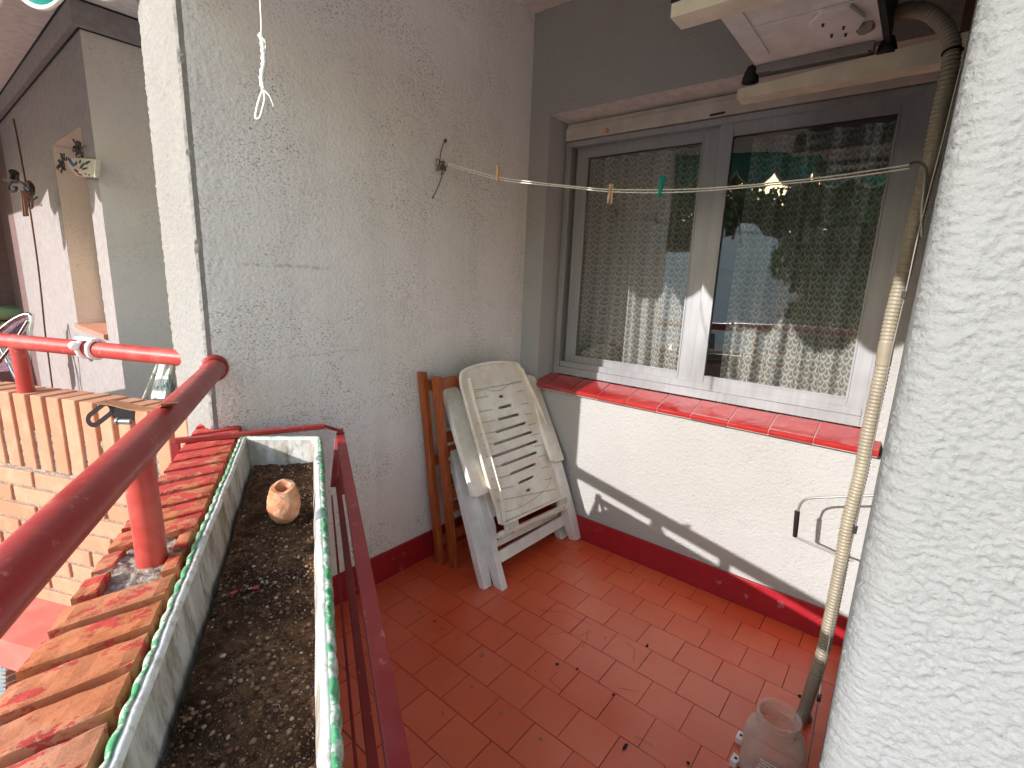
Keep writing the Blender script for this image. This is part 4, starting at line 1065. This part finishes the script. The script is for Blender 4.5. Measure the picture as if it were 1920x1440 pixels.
b = B(); b.box(p, (.03, .02, .02), Matrix.Rotation(.4, 3, 'Z')); b.add([p+Vector((0, 0, .011))+Vector((math.cos(a)*.008, math.sin(a)*.006, .001)) for a in (0, 1, 2, 3, 4, 5)], [(0, 1, 2, 3, 4, 5)])
b.build('floor_debris', 'brown_band', label='rusty scrap lying on the floor at the foot of the hose', cat='debris', bevel=.003)

# ------------------------------------------------------------------ clamps on the railings
wc2 = empty('rail_clamp', mp(.43, -.03, ZR), 'white plastic parasol clamp on the far bright red railing', 'clamp')
c_ = mp(.43, -.03, ZR)
b = B()
for dt in (-.035, .012): b.lathe([(.0295, -.008), (.036, -.009), (.040, -.004), (.040, .004), (.036, .009), (.0295, .008)], c_+M*dt, 20, ax=Matrix((MN, Vector((0, 0, 1)), M)).transposed())
b.build('collar', 'white_metal', wc2)
b = B(); b.tube([c_+MN*.030+Z*.012+M*.03, c_+MN*.055+Z*.014+M*(-.01)], [.016, .013], 14); b.tube([c_+MN*.055+Z*.014-M*.01, c_+MN*.06+Z*.014-M*.018], .008, 10); b.build('knob', 'white_metal', wc2)
b = B(); b.bar(c_+Z*.034-M*.045+MN*.01, c_+Z*.038+M*.035+MN*.01, .022, .010); b.build('bridge', 'white_metal', wc2, bevel=.003)
b = B(); b.tube([c_-Z*.026, c_-Z*.048], .006, 8); b.build('screw', 'steel', wc2)
bc = empty('rail_clamp', wp(.6, 0, ZR), 'black slotted clamp with a rusty curved strap on the near dark red railing', 'clamp')
dd = 1.06
slot_o = [(163,779),(170,768),(190,757),(200,752),(212,757),(214,765),(208,775),(193,792),(180,801),(168,801),(160,794)]
slot_i = [(170,787),(178,775),(190,767),(199,768),(196,776),(186,790),(176,796)]
b = B(); lug = []
for rad, kk in ((15.5, 0), (6.5, 1)):
    lp_ = []
    A2, C2 = Vector((176, 786)), Vector((199, 768)); dv = (C2-A2).normalized(); nv = Vector((-dv.y, dv.x))
    for i in range(11): a_ = math.pi*i/10; lp_.append(C2+nv*rad*math.cos(a_)*-1+dv*rad*math.sin(a_))
    for i in range(11): a_ = math.pi*i/10; lp_.append(A2+nv*rad*math.cos(a_)-dv*rad*math.sin(a_))
    lug.append(lp_)
nl_ = len(lug[0]); th_ = ray(190, 775).normalized()*.014
vs_ = [dep(p.x, p.y, dd) for l_ in lug for p in l_]; vs_ += [p+th_ for p in vs_]
fs_ = []
for i in range(nl_):
    j = (i+1) % nl_
    fs_ += [(i, j, nl_+j, nl_+i), (2*nl_+i, 3*nl_+i, 3*nl_+j, 2*nl_+j), (i, 2*nl_+i, 2*nl_+j, j), (nl_+i, nl_+j, 3*nl_+j, 3*nl_+i)]
b.add(vs_, fs_)
b.build('slotted_lug', 'dark', bc, recalc=True)
b = B(); b.prism([dep(200, 756, dd), dep(255, 764, dd), dep(252, 790, dd), dep(212, 784, dd)], (dep(0, 0, dd)-CP).normalized()*0+ray(230, 770).normalized()*.02); b.build('bracket_body', 'dark', bc, bevel=.003)
b = B(); b.tube([dep(222, 790, dd-.01), dep(246, 791, dd-.01)], .0062, 10); b.tube([dep(219, 789, dd-.01), dep(223, 790, dd-.01)], .009, 6); b.build('bolt', 'steel', bc)
b = B(); sp_ = curve([dep(188, 753, dd), dep(220, 757, dd), dep(255, 765, dd-.01), dep(290, 768, dd-.03), dep(316, 760, 1.0), dep(318, 756, .985)], 5)
for a, c2 in zip(sp_, sp_[1:]): b.bar(a, c2, .030, .0022, (0, 0, 1))
b.build('strap', 'rusty', bc, recalc=True)

# ------------------------------------------------------------------ neighbour's balcony
XN = 1.39; YE = -1.80
nh = empty('neighbour_house_wall', (1.3, -2.5, 0), 'pale house wall of the next balcony with a shuttered window, partly in sun', 'wall')
b = B()
JY0, JY1, JZ0, JZ1 = -2.80, -2.035, .93, 2.07
def wq(y0_, y1_, z0_, z1_): b.add([(XN, y1_, z0_), (XN, y0_, z0_), (XN, y0_, z1_), (XN, y1_, z1_)], [(3, 2, 1, 0)])
wq(JY1, YE, -.1, H); wq(-4.80, JY0, -.1, H); wq(JY0, JY1, -.1, JZ0); wq(JY0, JY1, JZ1, H)
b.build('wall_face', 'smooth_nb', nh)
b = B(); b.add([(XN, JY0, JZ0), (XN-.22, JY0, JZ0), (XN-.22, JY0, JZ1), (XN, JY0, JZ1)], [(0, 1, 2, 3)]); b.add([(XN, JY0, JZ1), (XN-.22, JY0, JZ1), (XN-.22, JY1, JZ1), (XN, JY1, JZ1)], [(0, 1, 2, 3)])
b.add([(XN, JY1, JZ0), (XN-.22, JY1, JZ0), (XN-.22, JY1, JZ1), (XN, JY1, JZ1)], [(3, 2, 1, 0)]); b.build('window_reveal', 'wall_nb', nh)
b = B(); b.bb((XN-.24, JY0, JZ0-.03), (XN+.02, JY1, JZ0)); b.build('window_sill', 'sill_nb', nh)
b = B()
for k in range(26): b.bb((XN-.165, JY0+.03, JZ0+.02+k*.044), (XN-.15+.004*(k % 2), JY1-.03, JZ0+.059+k*.044))
b.bb((XN-.18, JY0+.002, JZ0), (XN-.16, JY0+.03, JZ1)); b.build('roller_shutter', 'shut', nh, bevel=.002, seg=1)
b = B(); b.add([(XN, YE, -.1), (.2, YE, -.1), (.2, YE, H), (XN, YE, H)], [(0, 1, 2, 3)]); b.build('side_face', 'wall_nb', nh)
b = B(); b.prism([(XN-.02, -4.82, 2.49), (XN+.035, -4.82, 2.49), (XN+.035, YE+.035, 2.49), (.2, YE+.035, 2.49), (.2, YE+.002, 2.49), (XN-.02, YE+.002, 2.49)], (0, 0, .118)); b.build('cornice', 'smooth_nb', nh)
b = B(); b.prism([(XN-.02, -4.82, 2.6085), (XN+.042, -4.82, 2.6085), (XN+.042, YE+.042, 2.6085), (.2, YE+.042, 2.6085), (.2, YE+.02, 2.6085), (XN+.02, YE+.02, 2.6085)], (0, 0, .001)); b.tube([(XN+.004, -4.8, 2.488), (XN+.004, YE+.004, 2.488), (.3, YE+.004, 2.488)], .0055, 6); b.tube([(XN+.036, -4.8, 2.607), (XN+.036, YE+.036, 2.607), (.3, YE+.036, 2.607)], .006, 6); b.build('cornice_seam', 'black', nh)
b = B(); b.bb((XN+.0005, -4.8, 0), (XN+.012, YE, .13)); b.build('skirting_board', 'red_skirt', nh)
b = B(); b.add([(.6, -5.6, -.1), (3.2, -5.6, -.1), (3.2, -5.6, H), (.6, -5.6, H)], [(0, 1, 2, 3)]); b.bb((XN-.3, -5.6, 0), (XN-.0, -4.802, H))
for k in range(5): b.bb((1.2+k*.35, -5.59, .05), (1.215+k*.35, -5.57, 2.4))
b.build('dark_screen', 'panel', label='dark brown panelled screen closing the far end of the neighbouring balcony', cat='screen')
# cable running down that wall
b = B(); cpts = [onx(px, py, XN+.006) for px, py in ((25, 223), (33, 262), (42, 310), (50, 355), (60, 420), (70, 490), (78, 560), (84, 620), (92, 680), (101, 750))]
b.tube(curve(cpts, 4), .006, 6); b.build('wall_cable', 'brown_band', label='brown cable running down the neighbouring house wall', cat='cable')
# wrought iron bracket lamp
si = empty('iron_wall_bracket', onx(47, 352, XN+.02), 'black wrought iron scroll bracket lamp on the neighbouring wall', 'wall lamp')
sx = 1.62
so_ = [(22, 322), (30, 322), (31, 338), (23, 338)]
b = B(); b.prism([onx(*p, sx) for p in ((16, 337), (38, 338), (30, 342), (20, 341))], (.03, 0, 0)); b.build('plate', 'iron', si)
b = B(); b.tube([onx(26, 338, sx), onx(26, 323, sx)], .024, 12); b.build('candle_cup', 'iron', si)
b = B(); b.tube(curve([onx(*p, sx) for p in ((56, 358), (48, 350), (40, 342), (26, 340), (18, 347), (17, 355), (22, 359), (29, 358), (31, 352), (26, 351))], 5), .007, 8); b.build('scroll', 'iron', si)
b = B(); b.tube(curve([onx(*p, sx-.1) for p in ((54, 343), (59, 350), (59, 362), (54, 366), (49, 352))], 4), .017, 8); b.build('wall_rosette', 'iron', si)
b = B(); b.tube(curve([onx(*p, sx-.05) for p in ((52, 362), (49, 374), (50, 384), (60, 390), (60, 370))], 4), .006, 6)
for dx in (0, 5): b.bar(onx(42+dx*.6, 358, sx), onx(46+dx, 405, sx), .014, .014)
b.build('hanging_rods', 'brown_band', si)
# painted ceramic wall pot
cpv = empty('ceramic_wall_pot', (XN+.02, -2.0, 1.9), 'cream ceramic wall pot painted with blue, green and red leaves, dried plant inside', 'pot')
q0 = [(119, 294), (178, 298), (178, 333), (144, 331), (130, 318)]
xq = 1.43
b = B(); b.prism([onx(*p, xq) for p in q0], (-.022, .0, 0)); b.build('pot_body', 'ceramic', cpv, bevel=.006)
def blob(px, py, rx, ry, ang, mat, nm):
    c3 = onx(px, py, xq+.002); sc_ = .0040
    pts_ = []
    for i in range(10):
        a = i*math.pi/5; ux = rx*math.cos(a); uy = ry*math.sin(a); pts_.append(onx(px+ux*math.cos(ang)-uy*math.sin(ang), py+ux*math.sin(ang)+uy*math.cos(ang), xq+.003))
    return pts_
for mat, lst in (('dkgreen', ((163, 305, 6, 2.2, -.6), (153, 311, 7, 2, -.9), (158, 316, 6, 1.8, -.3), (149, 303, 4, 1.5, -1.3), (142, 306, 4, 1.5, -1.4), (160, 326, 2, 1.2, .3), (166, 328, 1.3, 1.3, 0))), ('blue', ((131, 302, 6, 2.6, 1.1), (136, 308, 5, 3, 1.), (128, 298, 3, 1.4, .9))), ('redg', ((142, 320, 5, 2.2, .7), (149, 327, 5, 1.6, .5)))):
    b = B()
    for q in lst: b.prism(blob(*q, mat, ''), (-.003, 0, 0))
    b.build('painted_leaves', mat, cpv)
b = B(); rk = random.Random(9)
for q in range(70):
    c3 = onx(rk.gauss(150, 5), rk.gauss(282, 7), xq-.05+rk.uniform(-.03, .03)); a = rk.random()*6
    b.add([c3, c3+Vector((.0, .03*math.cos(a), .03*math.sin(a))), c3+Vector((.012, .03*math.cos(a+.6), .03*math.sin(a+.6)))], [(0, 1, 2)])
for q in range(50):
    c3 = onx(rk.gauss(117, 4), rk.gauss(310, 6), xq-.02+rk.uniform(-.03, .03)); a = rk.random()*6
    b.add([c3, c3+Vector((.0, .03*math.cos(a), .03*math.sin(a))), c3+Vector((.012, .03*math.cos(a+.6), .03*math.sin(a+.6)))], [(0, 1, 2)])
b.build('dried_plant', 'iron', cpv)
b = B(); p = onx(70, 369, XN+.02); b.tube(curve([p, p+Vector((.03, -.02, -.03)), p+Vector((.03, -.08, -.03)), p+Vector((.02, -.1, 0))], 4), .006, 6); b.build('wall_hook', 'iron', label='small iron hook in the neighbouring wall right of the scroll lamp', cat='hook')

# cloth with leaf print hanging over a table edge behind the far parapet
b = B()
def cloth(u, v):
    p = dep(268+u*75-(1-v)*0+ (0 if True else 0), 748-v*78, 3.0)
    xl = 268+v*32; xr = 345
    px = xl+(xr-xl)*u; py = 748-v*(78-6*math.sin(u*3))
    d = 2.36+.03*math.sin(u*9+v*2)+.012*math.sin(u*21)
    return dep(px, py, d)
b.grid(cloth, 60, 20); ob = b.build('draped_cloth', 'leafcloth', label='cream cloth with blue-green palm leaves draped in folds behind the far parapet', cat='cloth')
so = ob.modifiers.new('s', 'SOLIDIFY'); so.thickness = .004
# chrome chair with purple wicker back
cc = empty('wicker_chair', dep(10, 740, 3.6), 'chrome framed chair with purple wicker back on the neighbouring balcony', 'chair')
dq = 3.5
b = B(); b.tube(curve([dep(*p, dq) for p in ((-60, 640), (-30, 640), (0, 620), (20, 604), (42, 592), (56, 590), (59, 598), (54, 640), (50, 690), (40, 740))], 5), .016, 8)
b.tube([dep(-40, 600, dq-.1), dep(0, 650, dq-.1), dep(36, 720, dq-.1), dep(60, 770, dq-.1)], .014, 8); b.tube([dep(53, 602, dq-.15), dep(30, 640, dq-.15), dep(-10, 690, dq-.15)], .012, 8)
b.build('tube_frame', 'chrome', cc)
b = B(); b.prism([dep(*p, dq+.04) for p in ((-40, 700), (-20, 650), (5, 622), (25, 606), (44, 596), (54, 600), (50, 640), (44, 680), (30, 695))], ray(20, 650).normalized()*.02); b.build('wicker_back', 'wicker', cc)
# cushions piled on a chest
chs = empty('storage_chest', dep(-30, 700, 5.0), 'dark chest under the pile of cushions on the neighbouring balcony', 'chest')
b = B(); p = dep(-20, 660, 5.0); b.bb((p.x-.45, p.y-.3, 0), (p.x+.55, p.y+.3, p.z-.01)); b.build('chest_body', 'panel', chs, bevel=.01)
b = B(); b.bb((p.x-.47, p.y-.32, p.z-.009), (p.x+.57, p.y+.32, p.z+.02)); b.build('lid', 'panel', chs, bevel=.008)
zc = p.z+.021
for k, (mat, th, lab) in enumerate((('cush3', .17, 'olive seat cushion at the bottom of the pile'), ('cush2', .13, 'patchwork blue and orange cushion in the middle of the pile'), ('cush1', .13, 'green cushion with pale piping on top of the pile'))):
    cen = Vector((p.x-.02, p.y, zc+th/2)); b = B(); n1, n2 = 32, 12
    def cush(u, v, cen=cen, th=th):
        a = 2*math.pi*u; h = math.pi*(v-.5); ch_ = math.cos(h)**.35 if math.cos(h) > 1e-6 else 0
        sx = abs(math.cos(a))**.5*math.copysign(1, math.cos(a)); sy_ = abs(math.sin(a))**.5*math.copysign(1, math.sin(a))
        return cen+Vector((.34*ch_*sx, .26*ch_*sy_, th/2*math.sin(h)))
    b.grid(cush, n1, n2); b.build('cushion', mat, label=lab, cat='cushion', group='cushions piled on the chest'); zc += th+.002

# awnings with scalloped valances
def valance(name, fp, t0, t1, ztop, zbot, per, amp_, label, n0=.02, ph=0.):
    root = empty(name, fp((t0+t1)/2, n0, ztop), label, 'awning', 'green awnings')
    def edge(t): return zbot+amp_*(1-2*abs(math.sin(math.pi*(t/per)+ph))**.8)
    k = int((t1-t0)/.01); th = .0025
    b = B()
    for i in range(k):
        a = t0+(t1-t0)*i/k; c2 = t0+(t1-t0)*(i+1)/k
        wv_ = lambda t: n0+.006*math.sin(t*17)
        vs = [fp(a, wv_(a), edge(a)), fp(c2, wv_(c2), edge(c2)), fp(c2, wv_(c2), ztop), fp(a, wv_(a), ztop)]
        b.add(vs, [(0, 1, 2, 3)], 0, True)
    o1 = b.build('valance', 'awn', root, recalc=True); s_ = o1.modifiers.new('s', 'SOLIDIFY'); s_.thickness = th
    b = B(); b.tube([fp(t0+(t1-t0)*i/k, wv_(t0+(t1-t0)*i/k), edge(t0+(t1-t0)*i/k)) for i in range(k+1)], .0075, 6); b.build('trim', 'trim', root)
    b = B(); b.tube([fp(t0, n0, ztop+.02), fp(t1, n0, ztop+.02)], .035, 14); b.build('roller', 'white_metal', root)
    return root
valance('awning', wp, -.02, 2.7, 2.36, 2.165, .27, .055, 'green scalloped awning rolled up over this balcony', ph=.6)
b = B(); b.prism([wp(-.3, -.1, 2.39), wp(3.0, -.1, 2.39), wp(3.0, .08, 2.39), wp(-.3, .08, 2.39)], (0, 0, .217)); b.build('sun_block_beam', 'ceil', kind='structure')  # unseen beam added to block sun between valance and ceiling
valance('awning', mp, -.03, 3.4, 2.40, 2.165, .27, .050, 'green scalloped awning of the neighbouring balcony, one scallop showing at the top left', n0=0., ph=.35)
b = B(); b.prism([mp(-.3, -.1, 2.405), mp(3.6, -.1, 2.405), mp(3.6, .06, 2.405), mp(-.3, .06, 2.405)], (0, 0, .2)); b.build('neighbour_sun_block_beam', 'ceil', kind='structure')  # same added sun blocker above the neighbour's valance

# lower floor: sloping green awning, striped blind, wooden rail
la = empty('lower_awning', mp(1.2, .4, -.6), 'green awning with white piping on the floor below, at the left edge', 'awning')
b = B(); q = [onz(px, py, zz) for px, py, zz in ((-200, 1150, -.45), (70, 1195, -.45), (70, 1250, -.6), (34, 1246, -.62), (8, 1222, -.60), (-160, 1210, -.60))]
b.prism(q, (0, 0, -.01)); b.build('canopy', 'awn', la)
b = B(); b.tube(curve([onz(px, py, -.60) for px, py in ((-160, 1210), (0, 1219), (10, 1223), (22, 1236), (36, 1245), (60, 1262))], 5), .012, 8); b.build('piping', 'trim', la)
sb = empty('striped_blind', onz(0, 1270, -1.2), 'pale slatted blind hanging below the lower green awning', 'blind')
b = B()
for k in range(14):
    f_ = k/14; a = dep(-120, 1222+k*7.5, 2.75); c2 = dep(10, 1232+k*7.5, 2.75); b.bar(a, c2, .004, .016, Z)
b.build('slats', 'white_metal', sb)
b = B()
for k in range(6): b.bar(dep(10, 1250+k*13, 2.9), dep(70, 1226+k*13, 2.9), .03, .026, Z)
b.build('stacked_planks', 'chair_wood', label='stack of reddish planks beside the striped blind on the floor below', cat='planks')

# ------------------------------------------------------------------ outside world
b = B(); b.add([(-60, -120, -4.5), (220, -120, -4.5), (220, 120, -4.5), (-60, 120, -4.5)], [(0, 1, 2, 3)]); b.build('ground', 'paving', kind='structure')
hb = empty('white_house', (16, -5, -4.5), 'white house across the street, seen mirrored in the window', 'house')
b = B(); b.bb((15, -7.6, -4.5), (21, -1.9, 2.5)); b.bb((15.1, -7.4, 2.5), (16, -6.4, 3.9)); b.bb((15.2, -4.6, 2.5), (16, -4.0, 3.3)); b.prism([(15.05, -3.9, 2.5), (15.05, -2.1, 2.5), (15.05, -2.2, 2.9), (15.05, -2.6, 3.0), (15.05, -2.9, 3.35), (15.05, -3.3, 3.35), (15.05, -3.5, 3.0), (15.05, -3.85, 2.9)], (.4, 0, 0)); b.bb((14.95, -7.62, 1.9), (14.999, -1.88, 2.0))
b.build('walls', 'white_house', hb)
for yy in (-8.5, -6.5, -4.5): b = B(); b.bb((14.97, yy, -1.6), (14.999, yy+.9, -.2)); b.build('window', 'room', hb)
def tree(x_, y_, h, r, seed, lab):
    rt = empty('tree', (x_, y_, -4.5), lab, 'tree', 'trees across the street'); rg = random.Random(seed)
    b = B(); b.tube([(x_, y_, -4.5), (x_+.1, y_, -4.5+h*.3), (x_-.1, y_+.1, -4.5+h*.6), (x_, y_, -4.5+h*.8)], [.28, .2, .14, .06], 10)
    for k in range(7):
        a = rg.random()*6.28; z = -4.5+h*rg.uniform(.3, .65); b.tube([(x_, y_, z), (x_+math.cos(a)*r*.35, y_+math.sin(a)*r*.35, z+h*.08), (x_+math.cos(a)*r*.7, y_+math.sin(a)*r*.7, z+h*.18)], [.1, .06, .03], 6)
    b.build('trunk', 'bark', rt)
    cl_ = [(Vector((x_, y_, -4.5+h*.65))+Vector((rg.gauss(0, r*.42), rg.gauss(0, r*.42), rg.gauss(0, h*.15))), rg.uniform(.5, 1.1)*r*.38) for _ in range(38)]
    b = B()
    for q in range(13000):
        c3, rr2 = rg.choice(cl_); d = Vector((rg.gauss(0, 1), rg.gauss(0, 1), rg.gauss(0, 1))).normalized()*rr2*rg.random()**.35; p = c3+d
        u = Vector((rg.gauss(0, 1), rg.gauss(0, 1), rg.gauss(0, 1))).normalized()*.16; v = u.cross(Vector((rg.gauss(0, 1), rg.gauss(0, 1), rg.gauss(0, 1)))).normalized()*.09
        b.add([p-u, p+v, p+u, p-v], [(0, 1, 2, 3)])
    b.build('crown', 'leaf', rt)
for i, (x_, y_, h, r) in enumerate(((12.5, 0.6, 8.9, 2.5), (12.5, -9.4, 8.7, 2.2), (13, 4.4, 8.9, 2.3), (20, -9.8, 11.2, 2.8), (20, -6.4, 11.3, 3.0), (20, -3.0, 11.3, 3.0), (20, 1.2, 11.3, 3.0))):
    tree(x_, y_, h, r, 30+i, ['dense low tree directly across the street, right of the white house', 'low tree hiding the left part of the white house', 'low bushy tree farthest right across the street', 'tree behind the far left corner of the white house', 'tree rising behind the middle of the white house', 'tree behind the right end of the white house', 'tree standing behind the low dense tree'][i])

# ------------------------------------------------------------------ light
sd = Vector((1, -.26, .437)).normalized()
el = math.asin(sd.z); az = math.atan2(sd.x, sd.y)
w = bpy.data.worlds.new('World'); sc.world = w; w.use_nodes = True
nt = w.node_tree; bg = nt.nodes['Background']; sk = nt.nodes.new('ShaderNodeTexSky'); sk.sky_type = 'NISHITA'; sk.sun_disc = False
sk.sun_elevation = el; sk.sun_rotation = az; sk.air_density = 1.9; sk.dust_density = 1.3; sk.ozone_density = 3.0
nt.links.new(sk.outputs[0], bg.inputs[0]); bg.inputs[1].default_value = .15
s = bpy.data.lights.new('sun', 'SUN'); s.energy = 2.0; s.angle = R_(.5); s.color = (1, .975, .95)
so = bpy.data.objects.new('sun', s); COL.objects.link(so); so.rotation_euler = (-sd).to_track_quat('-Z', 'Y').to_euler(); so.location = (6, -2, 4)

sc.view_settings.view_transform = 'Standard'; sc.view_settings.look = 'None'; sc.view_settings.exposure = 1.68; sc.view_settings.gamma = 1
sc.render.engine = 'CYCLES'; sc.cycles.max_bounces = 9; sc.cycles.diffuse_bounces = 6; sc.cycles.transparent_max_bounces = 24
sc.render.resolution_x = 1024; sc.render.resolution_y = 768
